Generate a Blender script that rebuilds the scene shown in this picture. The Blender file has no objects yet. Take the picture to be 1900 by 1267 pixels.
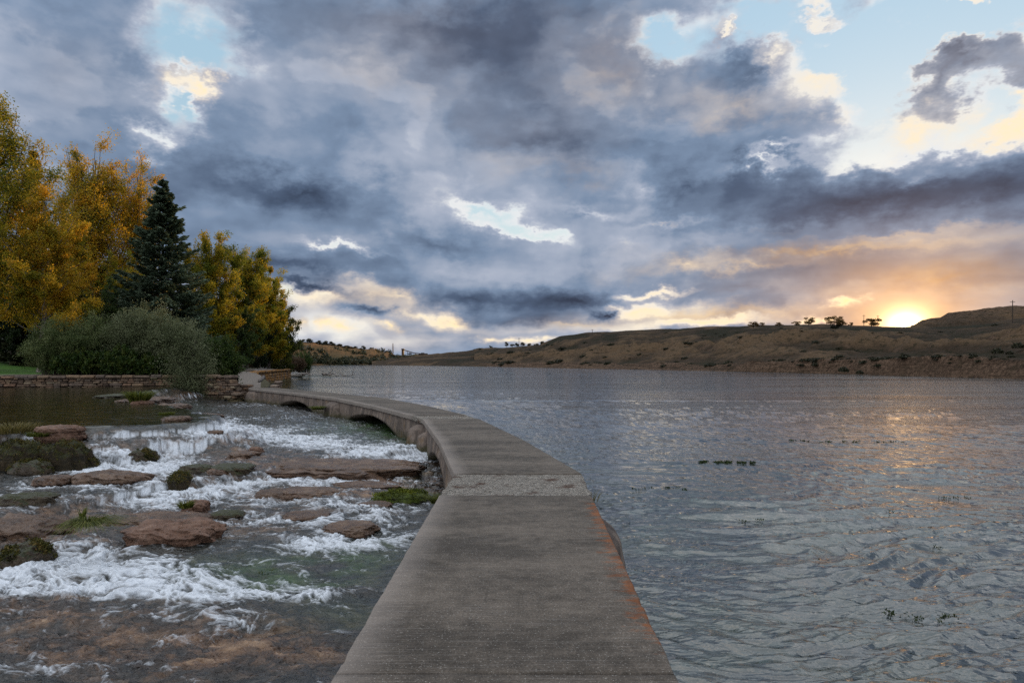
import bpy, math, random
import numpy as np
from mathutils import Vector
random.seed(7)
SC = bpy.context.scene
COL = SC.collection
R = math.radians

# ------------------------------------------------------------------ camera
EYE = 1.6            # eye height above the deck of the causeway (deck is z = 0)
F = 1267.0           # focal length in pixels of the 1900 px wide photograph (24 mm lens)
HOR = 672.0          # image row of the horizon
cam_d = bpy.data.cameras.new('camera')
cam_d.lens = 24.0; cam_d.sensor_width = 36.0
cam_d.shift_y = (HOR - 633.5) / 1900.0
cam_d.clip_start = 0.05; cam_d.clip_end = 20000
cam = bpy.data.objects.new('camera', cam_d)
cam.location = (0, 0, EYE); cam.rotation_euler = (R(90), 0, 0)
COL.objects.link(cam); SC.camera = cam

SC.view_settings.view_transform = 'Standard'
SC.view_settings.look = 'None'
SC.view_settings.exposure = 0.0
SC.view_settings.gamma = 1.0
SC.cycles.max_bounces = 6
SC.cycles.diffuse_bounces = 3
SC.cycles.glossy_bounces = 3
SC.cycles.transmission_bounces = 4
SC.cycles.caustics_reflective = False
SC.cycles.caustics_refractive = False

# ------------------------------------------------------------------ sun
SUN_AZ = R(29.95)    # right of the view direction (+Y)
SUN_EL = R(2.55)
sl = bpy.data.lights.new('sun', 'SUN')
sl.energy = 5.0; sl.angle = R(0.6); sl.color = (1.0, 0.63, 0.24)
so = bpy.data.objects.new('sun', sl)
sdir = Vector((math.sin(SUN_AZ)*math.cos(SUN_EL), math.cos(SUN_AZ)*math.cos(SUN_EL), math.sin(SUN_EL)))
so.rotation_euler = (-sdir).to_track_quat('-Z', 'Y').to_euler()
so.location = (60, 100, 40)
COL.objects.link(so)

# ------------------------------------------------------------------ sky
world = bpy.data.worlds.new('World'); SC.world = world
world.use_nodes = True
wt = world.node_tree; wt.nodes.clear()
class NT:
    """small helper that writes node graphs"""
    def __init__(s, tree): s.t = tree
    def n(s, kind, **kw):
        nd = s.t.nodes.new(kind)
        for k, v in kw.items(): setattr(nd, k, v)
        return nd
    def put(s, sock, v):
        if v is None: return
        if isinstance(v, bpy.types.NodeSocket): s.t.links.new(v, sock)
        else:
            if hasattr(sock, 'default_value'):
                try: sock.default_value = v
                except Exception:
                    try: sock.default_value = (*v, 1.0)
                    except Exception: sock.default_value = (v, v, v)
    def m(s, op, a, b=None, c=None, clamp=False):
        nd = s.n('ShaderNodeMath', operation=op, use_clamp=clamp)
        for i, v in enumerate((a, b, c)): s.put(nd.inputs[i], v)
        return nd.outputs[0]
    def v(s, op, a, b=None, c=None, scale=None):
        nd = s.n('ShaderNodeVectorMath', operation=op)
        for i, w in enumerate((a, b, c)): s.put(nd.inputs[i], w)
        if scale is not None: s.put(nd.inputs['Scale'], scale)
        return nd.outputs['Value'] if op in ('LENGTH', 'DOT_PRODUCT', 'DISTANCE') else nd.outputs[0]
    def sep(s, a):
        nd = s.n('ShaderNodeSeparateXYZ'); s.put(nd.inputs[0], a); return nd.outputs
    def comb(s, x, y, z=0.0):
        nd = s.n('ShaderNodeCombineXYZ')
        for i, v in enumerate((x, y, z)): s.put(nd.inputs[i], v)
        return nd.outputs[0]
    def noise(s, vec, scale, detail=4, rough=0.5, dist=0.0, color=False, lac=2.0):
        nd = s.n('ShaderNodeTexNoise')
        s.put(nd.inputs['Vector'], vec)
        for k, v in (('Scale', scale), ('Detail', detail), ('Roughness', rough), ('Distortion', dist), ('Lacunarity', lac)):
            s.put(nd.inputs[k], v)
        return nd.outputs['Color' if color else 'Fac']
    def noise2(s, vec, scale, detail=4, rough=0.5, color=False):
        nd = s.n('ShaderNodeTexNoise', noise_dimensions='2D')
        s.put(nd.inputs['Vector'], vec)
        for k, v in (('Scale', scale), ('Detail', detail), ('Roughness', rough)): s.put(nd.inputs[k], v)
        return nd.outputs['Color' if color else 'Fac']
    def voro(s, vec, scale, feature='F1', out='Distance', rand=1.0):
        nd = s.n('ShaderNodeTexVoronoi', feature=feature)
        s.put(nd.inputs['Vector'], vec); s.put(nd.inputs['Scale'], scale); s.put(nd.inputs['Randomness'], rand)
        return nd.outputs[out]
    def mr(s, v, a, b, c=0.0, d=1.0, kind='SMOOTHSTEP'):
        nd = s.n('ShaderNodeMapRange', interpolation_type=kind)
        for i, w in enumerate((v, a, b, c, d)): s.put(nd.inputs[i], w)
        return nd.outputs[0]
    def ramp(s, v, stops, interp='LINEAR'):
        nd = s.n('ShaderNodeValToRGB'); s.put(nd.inputs[0], v)
        cr = nd.color_ramp; cr.interpolation = interp
        while len(cr.elements) < len(stops): cr.elements.new(0.5)
        for e, (p, c) in zip(cr.elements, stops):
            e.position = p; e.color = (*c, 1) if len(c) == 3 else c
        return nd.outputs[0]
    def mix(s, f, a, b, blend='MIX'):
        nd = s.n('ShaderNodeMix', data_type='RGBA', blend_type=blend)
        s.put(nd.inputs[0], f); s.put(nd.inputs[6], a); s.put(nd.inputs[7], b)
        return nd.outputs[2]
    def scl(s, a, k):
        return s.v('SCALE', a, scale=k)
    def mapping(s, vec, loc=(0,0,0), rot=(0,0,0), sc=(1,1,1), kind='POINT'):
        nd = s.n('ShaderNodeMapping', vector_type=kind)
        s.put(nd.inputs[0], vec)
        nd.inputs['Location'].default_value = loc; nd.inputs['Rotation'].default_value = rot; nd.inputs['Scale'].default_value = sc
        return nd.outputs[0]
    def attr(s, name, out='Fac'):
        nd = s.n('ShaderNodeAttribute', attribute_name=name); return nd.outputs[out]

def sky_dir(px, py):
    a = math.atan((px-950)/F); e = math.atan((HOR-py)/F*math.cos(a)); return a, e

W = NT(wt)
D = W.n('ShaderNodeTexCoord').outputs['Generated']
dx, dy, dz = W.sep(D)[:]
az = W.m('ARCTAN2', dx, dy)
el = W.m('ARCSINE', dz)
P = W.comb(az, el)
# cloud-layer plane (perspective of a flat layer overhead)
zz = W.m('ADD', W.m('ABSOLUTE', dz), 0.13)
Q = W.comb(W.m('DIVIDE', dx, zz), W.m('DIVIDE', dy, zz), 0.0)
# warps
PF = W.comb(az, W.m('MULTIPLY', el, 1.7))
w1 = W.v('SUBTRACT', W.noise2(PF, 5.0, 2, .5, True), (0.5, 0.5, 0.5))
w2 = W.v('SUBTRACT', W.noise2(PF, 21.0, 4, .62, True), (0.5, 0.5, 0.5))
flat = W.mr(el, 0.0, 0.30, 0.16, 1.0, 'LINEAR')      # clouds lie flat towards the horizon
wv = W.v('ADD', W.scl(w1, 0.09), W.scl(w2, 0.075))
wv = W.v('MULTIPLY', wv, W.comb(1.0, flat, 0.0))
PW = W.v('ADD', P, wv)
rotd = {0: PW}
def rotated(deg):
    if deg not in rotd:
        c, s_ = math.cos(R(deg)), math.sin(R(deg))
        rotd[deg] = W.comb(W.v('DOT_PRODUCT', PW, (c, s_, 0)), W.v('DOT_PRODUCT', PW, (-s_, c, 0)))
    return rotd[deg]

# (px, py, rx, ry, rotation, thickness, brightness, warmth): where each bank of cloud and each gap stands in the sky
BL = [
 (355, 110, 110, 90, 0, -1.7, .25, 0), (350, 215, 36, 45, 0, -1.5, .3, 0), (295, 262, 34, 34, 0, -.8, .45, 0),
 (372, 182, 36, 24, -25, 1.7, .75, .9), (335,155,34,30,0,1.0,.1,.3),
 (1400, 20, 120, 60, 0, -1.3, .2, 0), (1620, 80, 250, 120, 0, -2.1, .3, 0), (1850, 60, 170, 100, 0, -1.7, .3, 0),
 (1830, 225, 110, 45, 0, -1.6, .3, 0), (1240, 85, 60, 50, 0, -1.6, .1, 0), (1640, 180, 70, 60, 0, -1.4, .2, 0),
 (1805, 112, 85, 38, 0, 2.7, -.4, .3), (1735, 165, 80, 45, 35, 1.9, -.25, .3), (1875, 160, 40, 34, -30, 1.3, -.15, .2),
 (1530, 160, 75, 45, -15, 2.0, .75, .55), (1430, 100, 50, 35, -15, 1.6, .55, .4), (1330, 62, 24, 12, 0, 2.2, .8, .5),
 (1520, 30, 50, 16, -20, 2.0, .7, .4), (1800, 0, 85, 14, 0, 2.2, .8, .5), (1880, 215, 40, 18, 0, 2.0, .8, .6),
 (1390, 130, 60, 50, 0, 1.0, -.25, 0),
 (885, 388, 95, 28, -24, -1.5, .5, .1), (950, 432, 80, 14, -12, -1.1, .4, .1),
 (1590, 275, 140, 34, 0, -1.15, .30, .15), (1705, 330, 40, 24, 0, -1.0, .3, 0), (1420, 300, 50, 14, 0, -.5, .45, .3),
 (1690, 240, 80, 28, 0, .2, .45, .6), (1850, 240, 90, 26, 0, .4, .30, .5),
 (120, 120, 200, 120, 0, .4, -.14, .1), (60, 30, 200, 80, 0, .2, -.08, 0),
 (480, 250, 130, 90, 0, .3, .16, 0), (700, 150, 220, 80, 0, .4, .04, .15),
 (560, 350, 230, 42, -6, .5, -.40, 0), (800, 450, 240, 40, -12, .5, -.30, 0),
 (540, 495, 180, 26, 0, .6, -.34, 0), (900, 560, 270, 32, 0, 1.0, -.48, 0), (1080, 550, 110, 18, 0, 1.0, -.38, 0),
 (1000, 597, 120, 14, 0, .9, -.3, 0), (630, 465, 70, 9, -12, -.7, .4, .1),
 (820, 40, 420, 90, 0, .6, -.22, .25), (1120, 120, 160, 110, 0, .6, .02, .45), (1000, 240, 240, 60, -12, .6, -.20, .2),
 (1060, 320, 170, 45, -12, .4, .06, .3), (1180, 345, 60, 30, -24, .6, .30, .25), (1350, 200, 150, 60, -12, .6, .16, .45),
 (1080, 385, 110, 16, 0, .3, .26, .1),
 (1300, 340, 150, 36, 0, .6, -.22, .05), (1600, 375, 330, 55, 0, 1.0, -.32, .08), (1850, 350, 160, 70, 0, .8, -.28, .08),
 (1250, 410, 160, 12, 0, .2, .22, .6), (1150, 450, 70, 34, 0, .6, .18, .2),
 (1130, 510, 60, 20, 0, .7, .06, .1), (1500, 480, 320, 40, 0, .6, -.10, .5), (1480, 425, 260, 16, 0, .4, .08, .5),
 (1350, 540, 150, 26, 0, .5, -.16, .2), (1750, 520, 250, 40, 0, .5, -.05, .9), (1250, 500, 60, 16, 0, .2, .22, .5),
 (1215, 546, 60, 9, 0, -.2, .95, .7), (1190, 572, 110, 13, 0, -.3, .9, .75), (1300, 597, 110, 9, 0, -.1, .95, .8),
 (1108, 579, 30, 11, 0, 1.6, -1.0, -.8), (1565, 560, 28, 9, 0, .2, .9, .7), (1525, 590, 30, 7, 0, .2, .9, .7),
 (600, 550, 140, 34, 0, -.4, .36, .7), (740, 555, 110, 20, -12, -.4, .50, .6), (800, 590, 120, 14, -12, -.2, .5, .6),
 (640, 605, 180, 24, 0, -.2, .30, .32), (800, 630, 260, 26, 0, .0, .26, .26), (590, 535, 70, 11, -12, .9, -.5, -.3),
 (860, 600, 50, 14, 0, .6, .35, .8), (700, 578, 60, 8, 0, .9, -.4, -.3),
 (555, 598, 26, 12, 0, .8, .2, .9), (620, 600, 24, 12, 0, .8, .2, .9), (730, 605, 26, 10, 0, .8, .25, .9),
 (925, 632, 24, 7, 0, .5, .6, .9), (985, 632, 44, 6, 0, .5, .7, 1.0), (680, 642, 180, 9, 0, .4, -.1, .1),
 (1010, 612, 140, 14, 0, .2, .22, .2), (1170, 607, 130, 10, 0, .2, .2, .35),
 (880, 110, 230, 90, 0, .4, -.16, .1), (1560, 370, 430, 70, 0, .6, -.08, -1.1), (1250, 330, 160, 60, 0, .3, 0, -.5), (1350, 330, 160, 40, 0, .3, -.05, -.3), (1540, 150, 60, 36, 0, .2, .35, .1), (1840, 245, 60, 24, 0, .5, .3, .3), (1750, 455, 220, 26, 0, .4, .10, .1),
 (400, 200, 60, 50, 0, .6, -.05, 0), (1000, 170, 90, 40, 0, .2, -.12, 0),
 (1320, 583, 300, 16, 0, 0, .14, .9), (1060, 600, 160, 10, 0, 0, .15, .5), (1560, 475, 260, 14, 0, 0, .12, .7), (1400, 505, 180, 12, 0, 0, .14, .6), (1700, 440, 220, 14, 0, 0, .10, .5),
]
acc = [0.0, 0.0, 0.0]
for (px, py, rx, ry, rot, t, b, w) in BL:
    a, e = sky_dir(px, py)
    rot = int(round(rot/12.0))*12
    c, s_ = math.cos(R(rot)), math.sin(R(rot))
    ca, ce = c*a + s_*e, -s_*a + c*e
    kx, ky = F/rx/1.55, F/ry/1.55
    mp = W.v('MULTIPLY_ADD', rotated(rot), (kx, ky, 0), (-ca*kx, -ce*ky, 0))
    g = W.m('SUBTRACT', 1.0, W.v('LENGTH', mp), clamp=True)
    g = W.m('MULTIPLY', g, g)
    for i, k in enumerate((t, b, w)):
        if k: acc[i] = W.m('MULTIPLY_ADD', g, k, acc[i])
T0, B0, W0 = acc

# cloud detail: a noise field and the same field sampled towards the sun; their difference shades the billows
PD = W.v('ADD', PF, W.scl(w1, 0.03))
n0 = W.noise2(PD, 9.0, 7, .55)
n1 = W.noise2(W.v('ADD', PD, (0.020, -0.016, 0)), 9.0, 3, .5)
nq = W.noise2(Q, 1.1, 4, .5)
relief = W.m('SUBTRACT', n0, n1)
nn = W.m('ADD', W.m('MULTIPLY', W.m('SUBTRACT', n0, .5), 1.7), W.m('MULTIPLY', W.m('SUBTRACT', nq, .5), 0.5))
T = W.m('ADD', W.m('ADD', T0, 1.0), nn)
cover = W.mr(T, -0.22, 0.74)
edge = W.m('SUBTRACT', 1.0, W.mr(T, 0.25, 1.05))
inner = W.mr(T, 0.5, 1.3, 1.0, 0.34)                 # thick cloud is smooth, thin cloud is torn
B = W.m('ADD', W.m('ADD', B0, 0.49), W.m('MULTIPLY', W.m('MULTIPLY', relief, inner), .80))
nbl = W.noise2(W.v('ADD', W.v('ADD', PF, (4.37, 1.9, 0)), W.scl(w1, .05)), 3.4, 8, .52)
B = W.m('ADD', B, W.m('MULTIPLY', W.m('ADD', W.mr(nbl, .46, .54), W.mr(nbl, .57, .62)), .095))
B = W.m('ADD', B, W.m('MULTIPLY', W.m('SUBTRACT', nq, .5), 0.44))
B = W.m('ADD', B, W.m('MULTIPLY', edge, W.m('MULTIPLY_ADD', W0, .5, 0.22)))
dk = W.ramp(B, [(0.0, (0.036, 0.050, 0.085)), (0.25, (0.086, 0.124, 0.200)), (0.5, (0.200, 0.275, 0.400)),
                (0.75, (0.42, 0.47, 0.58)), (1.0, (0.82, 0.84, 0.86))])
wm = W.ramp(B, [(0.0, (0.072, 0.068, 0.095)), (0.25, (0.155, 0.132, 0.145)), (0.5, (0.38, 0.285, 0.235)),
                (0.75, (0.82, 0.62, 0.40)), (1.0, (1.10, 0.88, 0.55))])
warm = W.m('ADD', W0, W.m('MULTIPLY', W.m('SUBTRACT', nq, .5), 0.3), clamp=True)
warm = W.m('MULTIPLY', warm, W.mr(W0, -0.1, 0.2))
cloud = W.mix(warm, dk, wm)
# light of the low sun in the air and on the cloud bases around it
ga, ge = sky_dir(1680, 603)
sd = W.comb(W.m('SUBTRACT', az, ga), W.m('SUBTRACT', el, ge))
r2 = W.v('LENGTH', W.v('MULTIPLY', sd, (1.0, 2.1, 1)))
r1 = W.v('LENGTH', W.v('MULTIPLY', sd, (1.0, 1.25, 1)))
halo = W.m('POWER', 2.718, W.m('MULTIPLY', r2, -10.5))
core = W.m('POWER', 2.718, W.m('MULTIPLY', W.m('POWER', W.m('DIVIDE', r1, 0.0145), 1.3), -1.0))
ring = W.m('POWER', 2.718, W.m('MULTIPLY', r1, -18.0))
glow = W.v('ADD', W.scl((0.85, 0.33, 0.015), W.m('MULTIPLY', halo, 0.72)), W.scl((1.0, 0.46, 0.05), W.m('MULTIPLY', ring, 1.1)))
glow = W.v('ADD', glow, W.scl((1.0, 0.80, 0.45), W.m('MULTIPLY', core, 8.0)))
glow = W.v('MULTIPLY', glow, W.mix(cover, (1.0, 1.0, 1.0), (0.85, 0.8, 0.8)))

sky = W.n('ShaderNodeTexSky', sky_type='NISHITA')
sky.sun_disc = False; sky.sun_elevation = SUN_EL; sky.sun_rotation = SUN_AZ
sky.air_density = 1.0; sky.dust_density = 0.6; sky.ozone_density = 1.6
bg1 = W.n('ShaderNodeBackground'); 
clear = W.v('ADD', W.v('MULTIPLY', sky.outputs[0], (1.0, 1.0, 1.0)), W.scl(W.mix(W.mr(el, 0.02, 0.5), (3.4, 4.1, 4.4), (2.6, 3.9, 4.9)), 1.0))
W.put(bg1.inputs[0], clear); bg1.inputs[1].default_value = 0.12
cloud = W.v('MULTIPLY', cloud, W.mix(W.m('POWER', halo, 1.0), (1.0, 1.0, 1.0), (1.05, .80, .42)))
# unseen sky overhead and behind, brightened as added fill light for the foreground
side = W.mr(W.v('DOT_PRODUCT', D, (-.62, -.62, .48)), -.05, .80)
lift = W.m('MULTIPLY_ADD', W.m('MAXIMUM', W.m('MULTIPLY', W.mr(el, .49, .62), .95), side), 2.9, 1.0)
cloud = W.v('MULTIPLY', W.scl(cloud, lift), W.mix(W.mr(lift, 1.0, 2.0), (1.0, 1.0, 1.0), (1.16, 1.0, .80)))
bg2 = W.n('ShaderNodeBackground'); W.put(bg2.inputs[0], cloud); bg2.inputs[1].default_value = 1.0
bg3 = W.n('ShaderNodeBackground'); W.put(bg3.inputs[0], glow); bg3.inputs[1].default_value = 1.0
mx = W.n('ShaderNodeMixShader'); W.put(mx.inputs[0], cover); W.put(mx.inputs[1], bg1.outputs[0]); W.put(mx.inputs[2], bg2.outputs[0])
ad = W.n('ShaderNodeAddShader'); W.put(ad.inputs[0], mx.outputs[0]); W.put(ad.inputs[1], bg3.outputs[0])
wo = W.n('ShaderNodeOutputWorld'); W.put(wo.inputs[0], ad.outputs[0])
SC.cycles.use_denoising = False
world.cycles.sampling_method = 'MANUAL'; world.cycles.sample_map_resolution = 512

# ------------------------------------------------------------------ helpers
def _hash(ix, iy, seed):
    h = (ix.astype(np.int64)*374761393 + iy.astype(np.int64)*668265263 + seed*1274126177) & 0xFFFFFFFF
    h = ((h ^ (h >> 13))*1274126177) & 0xFFFFFFFF
    return (h ^ (h >> 16)) & 0xFFFFFFFF
def perlin(x, y, seed=0):
    x = np.asarray(x, float); y = np.asarray(y, float)
    ix = np.floor(x); iy = np.floor(y); fx = x-ix; fy = y-iy
    u = fx*fx*fx*(fx*(fx*6-15)+10); v = fy*fy*fy*(fy*(fy*6-15)+10)
    def g(a, b, dx_, dy_):
        h = _hash(a, b, seed)*(2*math.pi/4294967296.0)
        return np.cos(h)*dx_ + np.sin(h)*dy_
    n00 = g(ix, iy, fx, fy); n10 = g(ix+1, iy, fx-1, fy)
    n01 = g(ix, iy+1, fx, fy-1); n11 = g(ix+1, iy+1, fx-1, fy-1)
    return 1.5*((n00*(1-u)+n10*u)*(1-v) + (n01*(1-u)+n11*u)*v)      # about -1..1
def fbm(x, y, o=4, seed=0, gain=.5, lac=2.03):
    s = 0; a = 1.0; t = 0
    for i in range(o):
        s = s + a*perlin(x, y, seed+i*17); t += a; a *= gain; x = x*lac+3.1; y = y*lac-1.7
    return s/t
def ridged(x, y, o=4, seed=0, gain=.5, lac=2.03):
    s = 0; a = 1.0; t = 0
    for i in range(o):
        s = s + a*(1-np.abs(perlin(x, y, seed+i*17))*1.6); t += a; a *= gain; x = x*lac+3.1; y = y*lac-1.7
    return s/t
def sstep(a, b, x):
    t = np.clip((x-a)/(b-a), 0, 1); return t*t*(3-2*t)
def X(px, d): return (px-950.0)/F*d
def Zp(py, d): return EYE-(py-HOR)/F*d
def Yd(py, z): return (EYE-z)*F/(py-HOR)
def PT(px, py, d): return (X(px, d), d, Zp(py, d))
def GP(px, py, z):
    d = Yd(py, z); return (X(px, d), d)

def new_mesh(name, verts, faces, mat=None, smooth=True, attrs=None, face_attrs=None, uv=None):
    """verts Nx3, faces MxK (quads or tris, numpy) or list of lists"""
    me = bpy.data.meshes.new(name)
    verts = np.asarray(verts, dtype=np.float32)
    if isinstance(faces, np.ndarray):
        n, k = faces.shape
        me.vertices.add(len(verts)); me.vertices.foreach_set('co', verts.ravel())
        me.loops.add(n*k); me.loops.foreach_set('vertex_index', faces.astype(np.int32).ravel())
        me.polygons.add(n); me.polygons.foreach_set('loop_start', np.arange(0, n*k, k, dtype=np.int32))
        me.polygons.foreach_set('loop_total', np.full(n, k, dtype=np.int32))
        me.update(calc_edges=True)
    else:
        me.from_pydata([tuple(map(float, v)) for v in verts], [], [list(map(int, f)) for f in faces])
    for nm, a in (attrs or {}).items():
        at = me.attributes.new(nm, 'FLOAT', 'POINT'); at.data.foreach_set('value', np.asarray(a, dtype=np.float32).ravel())
    for nm, a in (face_attrs or {}).items():
        at = me.attributes.new(nm, 'FLOAT', 'FACE'); at.data.foreach_set('value', np.asarray(a, dtype=np.float32).ravel())
    me.polygons.foreach_set('use_smooth', np.full(len(me.polygons), bool(smooth)))
    if mat: me.materials.append(mat)
    me.update()
    return me
def link(name, me, parent=None, loc=(0, 0, 0), rz=0.0):
    o = bpy.data.objects.new(name, me); COL.objects.link(o)
    o.location = loc; o.rotation_euler = (0, 0, rz)
    if parent: o.parent = parent
    return o
def tag(o, label=None, cat=None, group=None, kind=None):
    if label: o['label'] = label
    if cat: o['category'] = cat
    if group: o['group'] = group
    if kind: o['kind'] = kind
    return o
def empty(name, loc, label, cat, group=None, rz=0.0):
    o = bpy.data.objects.new(name, None); COL.objects.link(o); o.location = loc; o.rotation_euler = (0, 0, rz)
    o.empty_display_size = 0.3
    return tag(o, label, cat, group)
def grid_faces(nr, nc):
    i = np.arange(nr*nc).reshape(nr, nc)
    return np.stack([i[:-1, :-1].ravel(), i[:-1, 1:].ravel(), i[1:, 1:].ravel(), i[1:, :-1].ravel()], 1)
def merge(parts):
    """parts: list of (verts, faces list/array) -> one"""
    V = []; Fc = []; n = 0
    for v, f in parts:
        V.append(np.asarray(v, float)); Fc.append(np.asarray(f)+n); n += len(v)
    return np.concatenate(V), np.concatenate(Fc)
def tube(pts, rad, seg=8, cap=False):
    """quads along a polyline"""
    pts = np.asarray(pts, float); n = len(pts); rad = np.broadcast_to(rad, (n,))
    t = np.gradient(pts, axis=0); t /= np.linalg.norm(t, axis=1)[:, None]+1e-9
    up = np.tile([0.0, 0, 1], (n, 1)); vert = np.abs(t[:, 2]) > .9; up[vert] = [1, 0, 0]
    a = np.cross(t, up); a /= np.linalg.norm(a, axis=1)[:, None]+1e-9; b = np.cross(t, a)
    th = np.linspace(0, 2*math.pi, seg, endpoint=False)
    v = pts[:, None, :] + rad[:, None, None]*(np.cos(th)[None, :, None]*a[:, None, :] + np.sin(th)[None, :, None]*b[:, None, :])
    i = np.arange(n*seg).reshape(n, seg); j = np.roll(i, -1, axis=1)
    f = np.stack([i[:-1].ravel(), j[:-1].ravel(), j[1:].ravel(), i[1:].ravel()], 1)
    return v.reshape(-1, 3), f

# ------------------------------------------------------------------ materials
def material(name):
    m = bpy.data.materials.new(name); m.use_nodes = True; m.node_tree.nodes.clear()
    g = NT(m.node_tree)
    out = g.n('ShaderNodeOutputMaterial')
    return m, g, out
def principled(g, out, base, rough=.8, normal=None, spec=.5, ior=1.45, metal=0.0, sub=None):
    p = g.n('ShaderNodeBsdfPrincipled')
    g.put(p.inputs['Base Color'], base); g.put(p.inputs['Roughness'], rough); g.put(p.inputs['IOR'], ior)
    g.put(p.inputs['Specular IOR Level'], spec); g.put(p.inputs['Metallic'], metal)
    if normal is not None: g.put(p.inputs['Normal'], normal)
    g.t.links.new(p.outputs[0], out.inputs[0]); return p
def bump(g, h, strength=.5, dist=.02, nrm=None):
    b = g.n('ShaderNodeBump'); g.put(b.inputs['Height'], h); b.inputs['Strength'].default_value = strength
    b.inputs['Distance'].default_value = dist
    if nrm is not None: g.put(b.inputs['Normal'], nrm)
    return b.outputs[0]
def pos(g):
    return g.n('ShaderNodeNewGeometry').outputs['Position']

def leaf_material(name, cols, trans=.45, rough=.55):
    """cols: colour stops; each leaf takes one by its own random number"""
    m, g, out = material(name)
    rnd = g.attr('rnd')
    k = len(cols)
    base = g.ramp(rnd, [(i/(k-1), c) for i, c in enumerate(cols)])
    pr = g.n('ShaderNodeBsdfPrincipled'); g.put(pr.inputs['Base Color'], base); pr.inputs['Roughness'].default_value = rough
    pr.inputs['Specular IOR Level'].default_value = .25
    tr = g.n('ShaderNodeBsdfTranslucent'); g.put(tr.inputs[0], base)
    mx = g.n('ShaderNodeMixShader'); mx.inputs[0].default_value = trans
    g.put(mx.inputs[1], pr.outputs[0]); g.put(mx.inputs[2], tr.outputs[0]); g.put(out.inputs[0], mx.outputs[0])
    return m
def bark_material(name, c1, c2):
    m, g, out = material(name); p = pos(g)
    n = g.noise(g.mapping(p, sc=(6, 6, 1.2)), 2.0, 5, .6)
    principled(g, out, g.mix(g.mr(n, .35, .65), c1, c2), .9, bump(g, n, .6, .03))
    return m

# ------------------------------------------------------------------ levels and plan of the place
RIV = -0.85          # river
POOL = 0.10          # spring pool above the falls
# plan of the causeway: (distance, left x, right x)
CW = np.array([(-6.0, -.93, .72), (3.41, -.915, .84), (8.24, -.88, .96), (9.81, -.83, 1.01), (14.0, -1.50, .26),
               (19.3, -2.52, -.92), (20.5, -2.98, -1.30), (25.0, -5.05, -3.05), (30.6, -7.95, -5.72), (36.0, -11.6, -9.6), (43.2, -17.0, -15.1)])
def cw_left(y): return np.interp(y, CW[:, 0], CW[:, 1])
def cw_right(y): return np.interp(y, CW[:, 0], CW[:, 2])
def cw_mid(y): return (cw_left(y)+cw_right(y))/2
# shore of the left bank beyond the causeway: (distance, x)
SHORE = np.array([(41.5, -16.8), (44, -15.3), (48, -16.6), (56, -20.2), (66, -25.9), (84, -29.3), (93, -30.9), (101, -33.1), (103.5, -35.0), (108, -37.0), (119, -40.0), (150, -58), (300, -128),
                  (690, -206), (1200, -330)])
def shore_x(y): return np.interp(y, SHORE[:, 0], SHORE[:, 1])

# ------------------------------------------------------------------ river water
def river_material():
    m, g, out = material('river water')
    p = pos(g)
    xyz = g.sep(p)
    # flow-aligned ripples; their size grows in gusts
    q = g.mapping(p, rot=(0, 0, R(12)), sc=(.75, 1.5, 1))
    gust = g.mr(g.noise(g.mapping(p, sc=(.03, .10, 1)), 1.0, 3, .5), .3, .7, .35, 1.0)
    far = g.mr(xyz[1], 12.0, 60.0, 0.0, 1.0, 'LINEAR')
    h1 = g.noise(q, 2.2, 3, .55, .6)
    h2 = g.noise(g.mapping(p, rot=(0, 0, R(-12)), sc=(.8, 2.6, 1)), 7.0, 3, .6, .5)
    h3 = g.noise(g.mapping(p, rot=(0, 0, R(8)), sc=(.35, .9, 1)), .8, 4, .6, .3)
    h = g.m('ADD', g.m('MULTIPLY', h1, .085), g.m('MULTIPLY', h2, .012))
    h = g.m('ADD', h, g.m('MULTIPLY', g.m('MULTIPLY', h3, .22), far))
    nrm = bump(g, g.m('MULTIPLY', h, gust), 1.0, 1.0)
    # green bed and weed showing through by the causeway, dark deep water further out
    d = g.attr('bed')
    weed = g.noise(g.mapping(p, sc=(.5, 1.2, 1)), 1.6, 5, .6)
    shallow = g.mix(g.mr(weed, .35, .65), (0.006, 0.009, 0.006), (0.028, 0.036, 0.014))
    base = g.mix(d, (0.010, 0.012, 0.012), shallow)
    principled(g, out, base, .045, nrm, .5, 2.05)
    return m
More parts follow.
